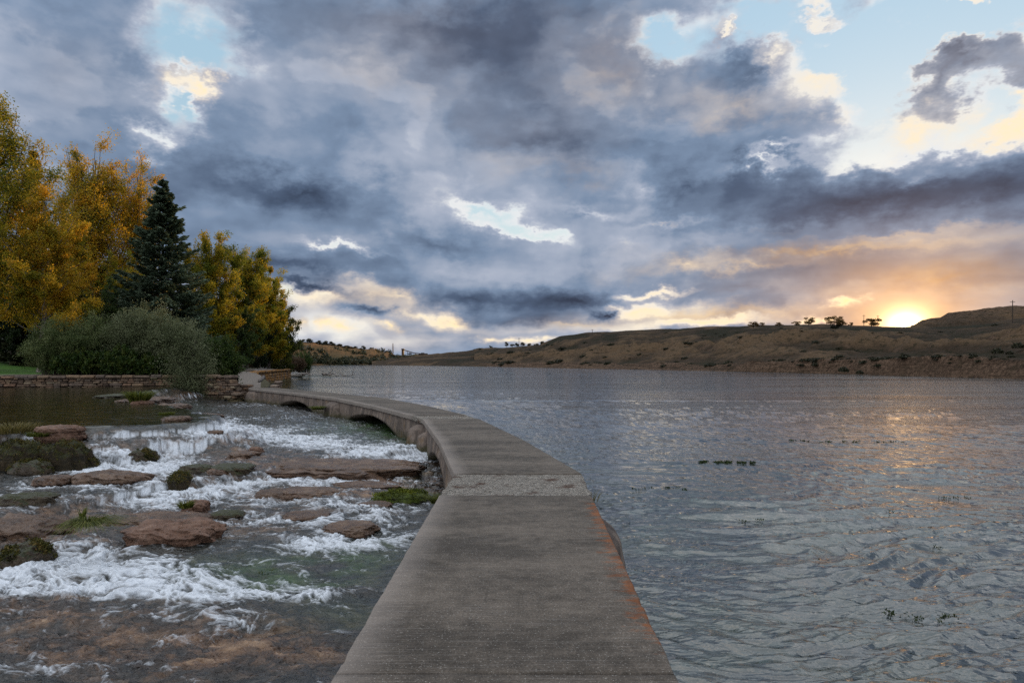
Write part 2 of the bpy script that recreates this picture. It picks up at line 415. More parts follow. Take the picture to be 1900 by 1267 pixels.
def build_river():
    # rows spaced evenly as seen from the causeway, columns from the causeway to the far bank
    ry = np.concatenate([np.linspace(-12, 2.2, 30), (EYE-RIV)*F/np.linspace((EYE-RIV)*F/2.25, 2.0, 820)])
    nc = 720
    ys = np.repeat(ry[:, None], nc, 1)
    x0 = np.where(ry < 43, cw_mid(ry), shore_x(ry)-3.0)
    x1 = np.maximum(ry*0.80+4, 25)
    x1 = np.where(ry > 120, ry*.80+10, x1)
    u = np.linspace(0, 1, nc)[None, :]
    xs = x0[:, None] + (x1-x0)[:, None]*u
    amp = np.clip(1.25-ys/70, 0.0, 1)*np.clip((ys+1)/2, .2, 1)
    # wave field: long swells bent by the current, short crests riding on them
    wx = xs + 1.3*fbm(xs*.22, ys*.22, 2, 3); wy = ys + 1.3*fbm(xs*.22+9, ys*.22, 2, 5)
    patch = .45+.55*sstep(-.35, .45, fbm(xs*.14, ys*.30, 2, 44))
    line = np.exp(-((ys-31-0.02*xs-1.2*fbm(xs*.08, ys*0, 2, 8))/2.6)**2)          # the riffle that crosses the river
    near = np.exp(-((ys-9.5+.25*xs)/3.4)**2)*sstep(1.5, 4, xs)
    a1 = (1-np.abs(perlin(wx*.42+wy*.10, wy*1.05-wx*.16, 11))*1.9)
    a2 = .5*fbm(wx*1.1+wy*.4, wy*3.4-wx*.55, 2, 12)+.5*(1-np.abs(perlin(wx*1.3+3, wy*4.2-wx*.7, 19))*2)
    a3 = 1-np.abs(perlin(wx*2.4+wy*.6, wy*8.5+wx*1.0, 13))*2 + .6*perlin(wx*5.2, wy*15-wx*2.5, 14)
    z = .036*a1*(patch+1.2*near) + .044*a2*(patch+.7*near) + .011*a3*(.5+patch) + .075*line*fbm(xs*1.1, ys*1.6, 3, 15)
    z = RIV + z*amp
    bed = np.exp(-np.maximum(xs-cw_right(ys), 0)/3.2)*.9 + .35*np.exp(-((xs-5)/6.0)**2-((ys-15)/8.0)**2)
    V = np.stack([xs, ys, z], -1).reshape(-1, 3)
    me = new_mesh('river', V, grid_faces(len(ry), nc), river_material(), attrs={'bed': np.clip(bed, 0, 1)})
    return tag(link('river', me), kind='structure')
build_river()

# ------------------------------------------------------------------ spring pool, falls and rapids (one sheet of water over the ledges)
LIP = np.array([(-60, 15.0), (-16, 15.2), (-11.4, 15.25), (-8.9, 16.0), (-7.7, 17.3), (-8.6, 19.5), (-10.4, 22.0), (-12.6, 24.6), (-14.2, 26.5), (-16.2, 29.5), (-18.3, 33.0), (-20.2, 40.0), (-20.5, 48.0)])
def poly_sd(xs, ys, poly):
    """signed distance to an open polyline: + on its right-hand side (outside the pool)"""
    best = np.full(xs.shape, 1e9); sgn = np.ones(xs.shape)
    for (ax, ay), (bx, by) in zip(poly[:-1], poly[1:]):
        ex, ey = bx-ax, by-ay; L2 = ex*ex+ey*ey
        t = np.clip(((xs-ax)*ex+(ys-ay)*ey)/L2, 0, 1)
        dx_, dy_ = xs-ax-t*ex, ys-ay-t*ey
        dd = dx_*dx_+dy_*dy_
        cr = ex*dy_-ey*dx_
        m = dd < best; best = np.where(m, dd, best); sgn = np.where(m, np.where(cr < 0, 1.0, -1.0), sgn)
    return np.sqrt(best)*sgn
def ledge_edge(x):
    # distance of the lower ledge (where the second fall drops) as a function of x
    return np.interp(x, [-30, -7, -6.2, -5.2, -4.6, -3.6, -2.6], [7.9, 8.2, 8.55, 8.25, 8.7, 9.6, 10.6])
def rapids_level(xs, ys):
    """water level without waves; also returns a few fields used for foam and colour"""
    wx = xs + .35*fbm(xs*.6, ys*.6, 3, 61); wy = ys + .35*fbm(xs*.6+5, ys*.6, 3, 62)
    s = poly_sd(wx, wy, LIP)
    s = s + .22*fbm(xs*1.7, ys*1.7, 2, 63)
    south = sstep(26, 17, ys)
    foot = -.60*south + -.62*(1-south)
    s2 = s + .30*fbm(xs*1.1+3, ys*1.1, 3, 64)
    drop = .38*sstep(-.15, .42, s2)+.62*sstep(.45, 1.55, s2)
    z = POOL + (foot-POOL)*drop
    z = z + (RIV+.02-foot)*sstep(1.0, 9.5, s)*sstep(1.0, 3.2, s)*.55
    # stepped ledges that cross the rapids
    led = sstep(-.10, .10, (xs+6.3)*.55 + .35*fbm(xs*.5, ys*.5, 2, 65) + (13.2-ys)*.36 - .2)
    z = z - .16*led*drop
    e2 = ys-ledge_edge(xs)+.25*fbm(xs*1.3, ys*1.3, 3, 66)
    low = sstep(.12, -.32, e2)*sstep(-2.4, -3.6, xs)
    z = z*(1-low) + (RIV+.02)*low
    toward = sstep(-3.6, -1.6, xs-np.maximum(0, (ys-20)*-.45))*drop
    z = np.where(ys < 20, z*(1-.85*toward) + (RIV+.03)*.85*toward, z)
    back = sstep(17, 21, ys)*sstep(1.2, 3.0, s)
    z = z*(1-back) + (RIV+.06)*back
    z = z + (RIV-z)*sstep(8.0, 5.8, ys)*.9*drop
    return z, s, e2, low
# foam: (px, py, rx, ry, weight) where the photograph shows white water, laid down on the ledges
FOAM = [(225, 858, 95, 30, 1.2), (190, 880, 70, 14, .6), (330, 905, 130, 20, .75), (420, 800, 60, 16, .9), (500, 805, 90, 12, .6), (571, 820, 80, 12, .9), (670, 842, 80, 14, 1.0),
        (755, 848, 60, 20, .95), (790, 845, 30, 14, .6), (640, 893, 110, 9, .7), (500, 898, 110, 9, .7), (760, 893, 60, 8, .4), (450, 925, 130, 16, .7), (640, 940, 100, 12, .7), (540, 965, 130, 18, .65), (380, 985, 80, 14, .4), (150, 1026, 70, 20, 1.1), (300, 940, 70, 14, .6),
        (670, 1005, 100, 24, .95), (560, 1015, 90, 14, .6), (60, 930, 90, 12, .5), (60, 900, 60, 10, .5), (120, 1085, 170, 28, 1.3), (240, 1062, 120, 24, 1.2), (20, 1060, 60, 24, 1.1), (330, 1090, 120, 20, .9),
        (470, 1098, 110, 18, .9), (580, 1110, 60, 12, .5), (380, 1150, 90, 24, .6), (300, 1185, 70, 14, .35), (60, 1245, 110, 10, .7), (320, 1235, 50, 10, .3), (480, 1160, 80, 10, .3), (560, 775, 160, 5, .35), (480, 752, 110, 4, .4), (640, 790, 100, 5, .3),
        (590, 762, 90, 4, .3), (390, 785, 30, 12, .8), (350, 800, 30, 16, .5), (700, 960, 60, 10, .5), (300, 850, 60, 24, .8), (400, 870, 60, 12, .4), (240, 930, 80, 10, .4), (700, 910, 90, 9, .4)]
WEEDY = [(500, 1065, 150, 30, 1.0), (640, 1040, 90, 16, .7), (700, 1010, 60, 16, .5), (680, 795, 90, 14, 1.0), (740, 812, 60, 12, .8), (300, 757, 60, 6, .6), (620, 1100, 60, 20, .5), (640, 1150, 90, 24, .35), (770, 880, 30, 30, .3)]
BROWN = [(150, 1190, 260, 50, 1.0), (60, 1130, 110, 16, .9), (420, 1220, 220, 50, .8), (150, 960, 190, 26, .8), (330, 975, 110, 16, .7), (560, 865, 160, 20, .9), (690, 880, 60, 14, .8), (760, 905, 60, 16, .8), (560, 915, 140, 14, .7), (430, 850, 90, 14, .5), (540, 1190, 120, 30, .5), (800, 880, 24, 24, .6),
         (320, 885, 70, 8, .5), (640, 920, 100, 8, .5), (560, 950, 120, 10, .4), (480, 985, 80, 10, .4), (100, 1000, 130, 16, .8)]
def splat(xs, ys, zs, lst):
    px = 950+F*xs/np.maximum(ys, .5); py = HOR+(EYE-zs)*F/np.maximum(ys, .5)
    s = 0
    for (cx, cy, rx, ry, w) in lst:
        s = s + w*np.exp(-.8*(((px-cx)/rx)**2+((py-cy)/ry)**2))
    return s
def rapids_material():
    m, g, out = material('rapids water')
    p = pos(g); foam = g.attr('foam'); bed = g.attr('bed'); weed = g.attr('weed'); pool = g.attr('pool')
    nb = g.noise(g.mapping(p, rot=(0, 0, R(20)), sc=(1.0, 1.5, 1.5)), 2.6, 7, .68, .6)
    rock = g.ramp(nb, [(.32, (0.006, 0.005, 0.005)), (.46, (0.026, 0.015, 0.010)), (.57, (0.11, 0.058, 0.030)), (.70, (0.25, 0.155, 0.09))])
    deep = g.ramp(nb, [(.3, (0.006, 0.009, 0.010)), (.6, (0.016, 0.022, 0.022)), (.8, (0.035, 0.042, 0.036))])
    green = g.ramp(nb, [(.3, (0.008, 0.014, 0.006)), (.55, (0.022, 0.050, 0.012)), (.8, (0.060, 0.100, 0.020))])
    np_ = g.noise(g.mapping(p, sc=(.5, 3.0, 1)), 1.2, 5, .6)
    poolc = g.ramp(np_, [(.3, (0.006, 0.007, 0.003)), (.55, (0.020, 0.018, 0.007)), (.8, (0.055, 0.045, 0.014))])
    base = g.mix(bed, deep, rock); base = g.mix(weed, base, green); base = g.mix(pool, base, poolc)
    nf = g.noise(g.mapping(p, sc=(1.0, 1.0, 1.0)), 38.0, 4, .7)
    ff = g.mr(g.m('ADD', foam, g.m('MULTIPLY', g.m('SUBTRACT', nf, .5), .62)), .16, 1.05, 0, 1, 'LINEAR')
    base = g.mix(ff, base, (0.62, 0.65, 0.70))
    rough = g.m('MULTIPLY_ADD', ff, .55, .09)
    h1 = g.noise(g.mapping(p, rot=(0, 0, R(20)), sc=(1.0, 1.6, 1.0)), 6.0, 4, .6, 1.0)
    hp = g.noise(g.mapping(p, sc=(.5, 2.2, 1)), 2.6, 4, .55, .4)
    h = g.m('ADD', g.m('MULTIPLY', g.m('MULTIPLY', h1, .050), g.m('SUBTRACT', 1.0, pool)), g.m('MULTIPLY', g.m('MULTIPLY', hp, .030), pool))
    h = g.m('ADD', h, g.m('MULTIPLY', g.m('MULTIPLY', nf, .008), ff))
    principled(g, out, base, rough, bump(g, h, 1.0, 1.0), .5, 1.42)
    return m
def rapids_fields(xs, ys):
    z0, s, e2, low = rapids_level(xs, ys)
    e = .05
    gx = (rapids_level(xs+e, ys)[0]-z0)/e; gy = (rapids_level(xs, ys+e)[0]-z0)/e
    slope = np.sqrt(gx*gx+gy*gy)
    pool = sstep(.12, -.25, s)
    rough = (1-pool)
    fo = splat(xs, ys, z0, FOAM)
    # current runs out of the pool, over the lip and round to the arches
    wx = xs + .40*fbm(xs*.9, ys*.9, 3, 71); wy = ys + .40*fbm(xs*.9+7, ys*.9, 3, 72)
    ca, sa = math.cos(.35), math.sin(.35)
    fx, fy = wx*ca-wy*sa, wx*sa+wy*ca                       # along and across the current
    n1 = ridged(fx*.85, fy*1.35, 4, 73, .58)
    n2 = fbm(fx*3.4, fy*5.2, 4, 75, .62)
    wx2 = fx + .16*n2; wy2 = fy + .16*fbm(fx*3.0+4, fy*3.4, 2, 78)
    n3 = ridged(wx2*2.3, wy2*3.6, 4, 77, .62)
    rk = ridged(xs*1.4+.4*n2, ys*2.0, 4, 90, .6)-.5
    n4 = ridged(wx2*8.0, wy2*11.0, 2, 82, .6)
    turb = np.clip(.38+.9*fo, 0, 1.25)
    w = .075*(n1-.5)*turb + .050*n2*turb + .034*(n3-.5)*turb + .011*(n4-.5)*turb
    hum = .09*fbm(xs*.8, ys*1.1, 3, 79)
    calm = sstep(6.2, 4.6, ys)*sstep(-2.6, -2.0, xs)*.4
    z = z0 + rough*(w*(1-calm)*(1-.6*sstep(.45, .95, slope)) + hum*sstep(0, 2, s))
    z = z + pool*(.010*fbm(xs*.8, ys*2.4, 3, 80) + .005*fbm(xs*3, ys*7, 2, 81))
    # falling water: strands down the face
    fall = sstep(.45, .95, slope)*rough
    along = xs*.9+ys*.5
    strand = .5+1.1*fbm(along*10, z0*.9+.15*n2, 4, 83, .6)
    gate = np.clip(sstep(-.25, .30, fbm(along*.75, z0*.3, 2, 84)+.05)+1.3*splat(xs, ys, z0, [(245, 845, 100, 40, 1.0), (380, 800, 50, 30, 1.0)]), 0, 1)
    N = .5 + .55*(n1-.55) + .62*(n3-.52) + .42*n2 + .42*(n4-.5) + .10*fbm(xs*.45, ys*.45, 2, 85)
    th = .84 - .60*np.clip(fo, 0, 1.15)
    foam = np.clip((N-th+.12)/.62, 0, 1)**1.15*(.62+.55*np.clip(n4, 0, 1))
    foam = np.maximum(foam*(1-.6*fall), fall*gate*sstep(.12, .95, strand+.28*gate)*.95)
    foam = foam*rough
    foam = foam*sstep(-.05, .25, s)
    bz = splat(xs, ys, z0, BROWN)
    z = z + rough*np.clip(bz, 0, 1)*.11*rk
    foam = foam*(1-.55*np.clip(bz, 0, 1)*sstep(.0, .25, rk))
    bed = np.clip(bz*(1-.9*pool)*(.7+.9*rk) + .18 + .5*fall*(1-gate) + .5*sstep(0, .8, s)*sstep(1.6, .8, s), 0, 1)*(1-pool)
    weed = np.clip(splat(xs, ys, z0, WEEDY), 0, 1)*sstep(-.3, .3, fbm(xs*1.5, ys*2, 3, 88)+.15)
    return z, foam, bed, weed, pool
def build_rapids():
    pyr = np.concatenate([np.linspace(2400, 1290, 40), np.linspace(1288, 728, 1080)])
    ry = (EYE-RIV)*F/pyr.clip(730)
    ry = (EYE-RIV)*F/(np.concatenate([np.linspace(2600, 630, 40), np.linspace(627, 66, 1060), ]))
    ry = np.concatenate([np.linspace(-10, 1.1, 12), ry])
    nc = 860
    x1 = cw_mid(ry); x0 = -(np.maximum(ry, 0)*.80+3.5)
    u = np.linspace(0, 1, nc)[None, :]
    xs = x0[:, None]+(x1-x0)[:, None]*u; ys = np.repeat(ry[:, None], nc, 1)
    z, foam, bed, weed, pool = rapids_fields(xs, ys)
    V = np.stack([xs, ys, z], -1).reshape(-1, 3)
    me = new_mesh('rapids', V, grid_faces(len(ry), nc), rapids_material(), attrs={'foam': foam, 'bed': bed, 'weed': weed, 'pool': pool})
    return tag(link('rapids', me), kind='structure')
build_rapids()

# ------------------------------------------------------------------ causeway
def concrete_material(name, c_dark, c_light, kind='deck'):
    m, g, out = material(name); p = pos(g)
    big = g.noise(g.mapping(p, sc=(.7, 1.6, 1)), .9, 5, .6)
    mid = g.noise(p, 7.0, 5, .65)
    fine = g.noise(p, 60.0, 5, .8)
    grain = g.voro(p, 190.0, 'F1', 'Color')
    f = g.m('ADD', g.m('MULTIPLY', big, .6), g.m('MULTIPLY', mid, .4))
    base = g.mix(g.mr(f, .36, .64), c_dark, c_light)
    # exposed sand and small pale stones
    gs = g.sep(grain)[0]
    base = g.mix(g.m('MULTIPLY', g.mr(gs, .955, 1.0, 0, 1, 'LINEAR'), .5), base, (.42, .40, .37))
    base = g.mix(g.m('MULTIPLY', g.mr(g.voro(p, 85.0, 'F1', 'Color'), .0, .12, 1, 0, 'LINEAR'), .35), base, (.03, .03, .03))
    base = g.mix(.8, base, g.ramp(fine, [(.3, (.15, .15, .15)), (.7, (.9, .9, .9))]), 'OVERLAY')
    if kind == 'deck':
        # brushed-in cross lines and a thin crack
        br = g.noise(g.mapping(p, sc=(.5, 14, 1)), 4.0, 3, .6)
        base = g.mix(g.m('MULTIPLY', g.mr(br, .5, .75), .22), base, (.30, .27, .25))
        wp = g.v('ADD', p, g.scl(g.noise(p, 2.5, 3, .6, 0, True), .18))
        ck = g.mr(g.voro(wp, .42, 'DISTANCE_TO_EDGE'), 0, .006, 1, 0)
        ck = g.m('MULTIPLY', ck, g.mr(g.noise(p, .8, 2, .5), .54, .66))
        base = g.mix(g.m('MULTIPLY', ck, .8), base, (.018, .015, .013))
        ru = g.attr('rust')
        rn = g.noise(g.mapping(p, sc=(1.0, 2.2, 1)), 5.0, 6, .7)
        rf = g.mr(g.m('ADD', ru, g.m('MULTIPLY', g.m('SUBTRACT', rn, .5), 2.4)), .55, 1.0)
        base = g.mix(g.m('MULTIPLY', rf, .85), base, g.ramp(mid, [(.3, (.11, .035, .012)), (.7, (.26, .085, .022))]))
        pale = g.attr('pale')
        base = g.mix(g.m('MULTIPLY', pale, .5), base, (.36, .31, .28))
    else:
        # run-off streaks, algae and damp stain by height
        z = g.sep(p)[2]
        st = g.noise(g.mapping(p, sc=(2.5, 2.5, .35)), 2.2, 5, .65)
        base = g.mix(g.m('MULTIPLY', g.mr(st, .45, .7), .75), base, (.035, .028, .026))
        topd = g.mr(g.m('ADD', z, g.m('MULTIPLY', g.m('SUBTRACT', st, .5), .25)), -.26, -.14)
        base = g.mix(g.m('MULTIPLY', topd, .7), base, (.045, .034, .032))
        al = g.mr(g.m('ADD', z, g.m('MULTIPLY', g.m('SUBTRACT', mid, .5), .5)), -.50, -.80)
        base = g.mix(g.m('MULTIPLY', al, .8), base, (.035, .034, .010))
        och = g.noise(p, 2.4, 3, .6)
        base = g.mix(g.m('MULTIPLY', g.mr(och, .58, .72), .35), base, (.20, .11, .035))
    h = g.m('ADD', g.m('MULTIPLY', mid, .008), g.m('MULTIPLY', fine, .004))
    principled(g, out, base, .88, bump(g, h, .9, 1.0), .3)
    return m
M_deck = concrete_material('worn concrete', (.042, .034, .027), (.112, .091, .073))
M_rough = concrete_material('spalled concrete', (.17, .15, .13), (.34, .31, .28), 'rough')
M_side = concrete_material('stained concrete', (.075, .056, .046), (.18, .138, .112), 'side')
def spall_material():
    m, g, out = material('exposed aggregate'); p = pos(g)
    v = g.voro(p, 34.0, 'F1'); vc = g.voro(p, 34.0, 'F1', 'Color'); n = g.noise(p, 26.0, 5, .7)
    base = g.mix(g.sep(vc)[0], (.28, .24, .20), (.62, .56, .49))
    base = g.mix(g.mr(n, .64, .76), base, (.05, .045, .04))
    base = g.mix(g.mr(g.noise(p, 3.0, 3, .5), .55, .7), base, (.17, .10, .07))
    h = g.m('SUBTRACT', g.m('MULTIPLY', n, .012), g.m('MULTIPLY', v, .25))
    principled(g, out, base, .9, bump(g, h, 1.0, 1.0), .3)
    return m
M_spall = spall_material()

causeway = empty('causeway', (0, 0, 0), 'grey concrete walkway on low arches that bends across the water to the left bank', 'causeway')

def lr(y):
    return cw_left(y), cw_right(y)
def deck_slab(name, y0, y1, mat, top=0.0, seed=0, jag=.012, step=.05, th=.13, bumpy=.003, label=None, end_jag=.0, nc=30):
    n = max(8, int((y1-y0)/step)); ys = np.linspace(y0, y1, n)
    u = np.concatenate([[0, 0, 0, .004], np.linspace(.012, .988, nc-8), [.996, 1, 1, 1]])
    dz = np.concatenate([[-th, -th*.5, -.016, -.003], np.zeros(nc-8), [-.003, -.016, -th*.5, -th]])
    U, Y = np.meshgrid(u, ys); DZ = np.repeat(dz[None], n, 0)
    xl = cw_left(Y) + jag*fbm(Y*3.0, Y*0+seed, 4, seed+5)
    xr = cw_right(Y) + jag*fbm(Y*3.0, Y*0+seed, 4, seed+9)
    Xx = xl+(xr-xl)*U
    tl = np.tile((np.linspace(0, 1, n)[:, None]), (1, nc))
    Yy = Y + end_jag*fbm(Xx*3, Xx*0+seed, 4, seed+2)*np.where(tl < .5, 1-tl*2, tl*2-1)**6
    Z = top + DZ + bumpy*fbm(Xx*2.2, Y*2.2, 3, seed+1) + .004*(np.abs(DZ) < .001)*fbm(Xx*.7, Y*.7, 2, seed)
    chip = sstep(.25, .5, fbm(Xx*4, Y*4, 3, seed+11))*np.clip(1-np.minimum(U, 1-U)/.03, 0, 1)
    Z = Z - .022*chip
    V = np.stack([Xx, Yy, Z], -1).reshape(-1, 3); f = grid_faces(n, nc)
    # ends
    a = np.arange(nc); V2 = V.reshape(n, nc, 3)
    e0 = V2[0].copy(); e0[:, 2] = top-th; e1 = V2[-1].copy(); e1[:, 2] = top-th
    k = len(V); V = np.concatenate([V, e0, e1])
    f0 = np.stack([a[1:], a[:-1], k+a[:-1], k+a[1:]], 1)
    b = (n-1)*nc+a; f1 = np.stack([b[:-1], b[1:], k+nc+a[1:], k+nc+a[:-1]], 1)
    f = np.concatenate([f, f0, f1])
    rust = np.clip(1-(1-U)*5.5, 0, 1)*sstep(3.3, 4.2, Y)*sstep(8.6, 7.6, Y)*.9 + np.clip(1-(1-U)*18, 0, 1)*sstep(3.6, 1.5, Y)*.9
    pale = np.clip(1-U*7, 0, 1)*.7
    r = np.concatenate([rust.ravel(), np.zeros(2*nc)]); pl = np.concatenate([pale.ravel(), np.zeros(2*nc)])
    me = new_mesh(name, V, f, mat, True, attrs={'rust': r, 'pale': pl})
    o = link(name, me, causeway)
    if label: o['label'] = label
    return o
deck_slab('deck_slab', -6.0, 3.50, M_deck, 0, 21, label='nearest worn grey slab of the walkway')
deck_slab('deck_slab', 3.518, 8.21, M_deck, 0, 22, label='grey slab with rust orange stains along its right edge')
deck_slab('worn_patch', 8.235, 9.78, M_spall, -.012, 23, jag=.045, bumpy=.010, end_jag=.04, nc=60, step=.02, label='pale rough strip of exposed aggregate between two slabs')
deck_slab('deck_slab', 9.815, 19.34, M_deck, 0, 24, nc=30, label='slab past the pale rough strip, where the walkway starts to bend')
deck_slab('worn_patch', 19.37, 20.55, M_spall, -.012, 25, jag=.05, bumpy=.012, end_jag=.04, nc=50, step=.03, label='broken strip of concrete at the bend')
deck_slab('deck_slab', 20.58, 30.55, M_deck, 0, 26)
deck_slab('deck_slab', 30.57, 36.7, M_deck, 0, 27)
deck_slab('deck_slab', 36.72, 43.2, M_deck, 0, 28)

def arch_span(y0, y1, arches, n=120, inset=.05):
    """solid body under the deck with arched openings: (centre, half width, crown depth)"""
    ys = np.linspace(y0, y1, n); zt = np.full(n, -.125); zb = np.full(n, -1.7)
    for (c, hw, cr) in arches:
        t = (ys-c)/hw; mm = np.abs(t) < 1
        zb = np.where(mm, np.maximum(zb, -1.25 + (1.25+cr)*np.sqrt(np.clip(1-t*t, 0, 1))), zb)
    k = 7; tt = np.linspace(0, 1, k)
    V = []
    for side in (0, 1):
        for j in range(k):
            x = (cw_left(ys)+inset if side == 0 else cw_right(ys)-inset)
            z = zt+(zb-zt)*tt[j]
            x = x + (.02*fbm(ys*1.7, z*2.5, 4, 31+side) - (.06*(tt[j])*(1 if side == 0 else -1)))
            V.append(np.stack([x, ys, z], 1))
    V = np.concatenate(V); f = []
    idx = np.arange(2*k*n).reshape(2*k, n)
    for j in range(k-1):
        f.append(np.stack([idx[j, :-1], idx[j+1, :-1], idx[j+1, 1:], idx[j, 1:]], 1))
        f.append(np.stack([idx[k+j, :-1], idx[k+j, 1:], idx[k+j+1, 1:], idx[k+j+1, :-1]], 1))
    f.append(np.stack([idx[k-1, :-1], idx[2*k-1, :-1], idx[2*k-1, 1:], idx[k-1, 1:]], 1))
    for e in (0, -1):
        for j in range(k-1): f.append(np.array([[idx[j, e], idx[j+1, e], idx[k+j+1, e], idx[k+j, e]]]))
    me = new_mesh('arch_span', V, np.concatenate(f), M_side, True)
    return link('arch_span', me, causeway)
arch_span(-6, 8.2, [(5.9, 1.6, -.45)], 200)
arch_span(8.2, 19.6, [(14.3, 3.2, -.40)], 200)
arch_span(19.6, 30.5, [(25.3, 3.6, -.38)], 160)
arch_span(30.5, 43.2, [(35.4, 2.6, -.42)], 160)

def buttress(c, ang, w, top, deep, label=None, seed=1):
    """half-round concrete nose against the wall, flaring towards the water"""
    nz, na = 26, 26
    t = np.linspace(0, 1, nz)[:, None]; a = np.linspace(-math.pi/2-.35, math.pi/2+.35, na)[None, :]
    z = top+(-1.6-top)*t + 0*a
    flare = .72+.38*t
    shoulder = np.sqrt(np.clip(1-(1-np.clip(t/.16, 0, 1))**2, 0, 1))
    rx = deep*flare*shoulder; ry = w*.5*(.8+.25*t)*(.55+.45*shoulder)
    lx = rx*np.cos(a); ly = ry*np.sin(a)
    nn = 1+.10*fbm(a*1.4+seed, z*2.2, 4, seed)
    ca, sa = math.cos(ang), math.sin(ang)
    V = np.stack([c[0]+(lx*ca-ly*sa)*nn, c[1]+(lx*sa+ly*ca)*nn, z], -1).reshape(-1, 3)
    me = new_mesh('buttress', V, grid_faces(nz, na), M_side, True)
    o = link('buttress', me, causeway)
    if label: o['label'] = label
    return o
def wall_dir(y):
    x0, x1 = cw_left(y-.3), cw_left(y+.3); return math.atan2(.6, x1-x0)
def but_left(y, w, deep, top=-.16, label=None, seed=1):
    buttress((float(cw_left(y))+.18, y), wall_dir(y)+math.pi/2, w, top, deep, label, seed)
def but_right(y, w, deep, top=-.16, label=None, seed=1):
    x0, x1 = cw_right(y-.3), cw_right(y+.3)
    buttress((float(cw_right(y))-.12, y), math.atan2(.6, x1-x0)-math.pi/2, w, top, deep, label, seed)
but_left(8.9, 1.3, .42, -.20, 'brown buttress leaning out beside the pale rough strip', 3)
but_left(19.7, 1.2, .62, -.17, 'rounded buttress at the bend of the walkway', 5)
but_left(18.5, .8, .50, -.26, None, 15)
but_left(30.6, 1.9, .75, -.14, 'wide mossy buttress between the two far arches', 6)
but_left(41.8, 2.6, .55, -.14, 'rounded concrete block at the wall end of the walkway', 7)
but_right(7.4, 1.6, .47, -.10, 'rust stained buttress on the river side', 8)

# ------------------------------------------------------------------ rocks
def rock_material(name, cols, moss=.0, wet=.35, mosscol=(.034, .036, .008)):
    m, g, out = material(name)
    p = g.n('ShaderNodeTexCoord').outputs['Object']
    oi = g.n('ShaderNodeObjectInfo').outputs['Random']
    pp = g.v('ADD', p, g.comb(g.m('MULTIPLY', oi, 31.0), g.m('MULTIPLY', oi, 17.0), 0.0))
    n = g.noise(pp, 3.0, 6, .65); n2 = g.noise(pp, 14.0, 5, .65); lay = g.noise(g.mapping(pp, sc=(.6, .6, 7)), 2.0, 4, .6)
    base = g.ramp(g.m('MULTIPLY_ADD', n2, .45, g.m('MULTIPLY', n, .55)), [(.34, cols[0]), (.5, cols[1]), (.64, cols[2])])
    base = g.mix(g.m('MULTIPLY', g.mr(n2, .5, .75), .6), base, (.02, .016, .013))
    base = g.mix(.5, base, g.ramp(lay, [(.3, (.25, .25, .25)), (.7, (.8, .8, .8))]), 'SOFT_LIGHT')
    if moss > 0:
        up = g.sep(g.n('ShaderNodeNewGeometry').outputs['Normal'])[2]
        mm = g.mr(g.m('ADD', g.m('MULTIPLY', up, .35), n), .95-moss*.6, 1.10-moss*.6)
        base = g.mix(mm, base, g.ramp(n2, [(.3, tuple(c*.45 for c in mosscol)), (.6, mosscol), (.8, tuple(c*1.9 for c in mosscol))]))
    h = g.m('ADD', g.m('MULTIPLY', n2, .07), g.m('MULTIPLY', lay, .03))
    principled(g, out, base, g.mr(n2, .3, .7, wet-.12, wet+.25), bump(g, h, .9, 1.0), .5)
    return m
M_rock = rock_material('wet brown rock', [(.020, .012, .008), (.095, .050, .028), (.19, .12, .075)], 0, .24)
M_rockmoss = rock_material('mossy rock', [(.016, .012, .008), (.060, .040, .022), (.12, .085, .04)], .55, .45)
M_mossy = rock_material('thick moss', [(.010, .008, .004), (.035, .024, .010), (.075, .045, .02)], .70, .8, (.034, .034, .007))
M_moss_bright = rock_material('bright moss', [(.010, .010, .006), (.03, .030, .010), (.05, .05, .02)], .95, .8, (.060, .080, .008))
M_red = rock_material('red brown rock', [(.06, .028, .016), (.15, .075, .045), (.22, .13, .09)], 0, .5)
def rock_mesh(name, sx, sy, sz, seed, mat, flat=.5, rough=.28, n=56):
    """rounded or slabby boulder from a displaced sphere; flat squashes its top into a ledge"""
    th = np.linspace(0, math.pi, n)[:, None]; ph = np.linspace(0, 2*math.pi, 2*n+1)[None, :-1]
    x = np.sin(th)*np.cos(ph); y = np.sin(th)*np.sin(ph); z = np.cos(th)+0*ph
    # boxier outline
    k = 2.5
    r = (np.abs(x)**k+np.abs(y)**k+np.abs(z)**k)**(-1/k)
    x, y, z = x*r, y*r, z*r
    d = fbm(x*1.6+seed*3.7+z, y*1.6-seed*1.3+z*.7, 6, seed, .62)
    d2 = ridged(x*2.4+seed, y*2.4+z*2.0, 3, seed+3)
    s = 1+rough*d+rough*.35*(d2-.6)
    # the seam of the parametrisation is closed by making noise depend on x,y,z only
    zz = z*s
    top = np.where(zz > flat, flat+(zz-flat)*.45, zz)+(.16*fbm(x*2.2+seed, y*2.2, 5, seed+8, .6)+.05*ridged(x*6, y*6, 3, seed+9))*(zz > -.2)
    lay = .04*np.sign(np.sin(top*9+seed))*np.clip(1-np.abs(top)*.9, 0, 1)
    V = np.stack([x*s*sx*(1+lay), y*s*sy*(1+lay), top*sz], -1).reshape(-1, 3)
    m_ = 2*n; idx = np.arange(n*m_).reshape(n, m_); j = np.roll(idx, -1, 1)
    f = np.stack([idx[:-1].ravel(), idx[1:].ravel(), j[1:].ravel(), j[:-1].ravel()], 1)
    return new_mesh(name, V, f, mat, True)

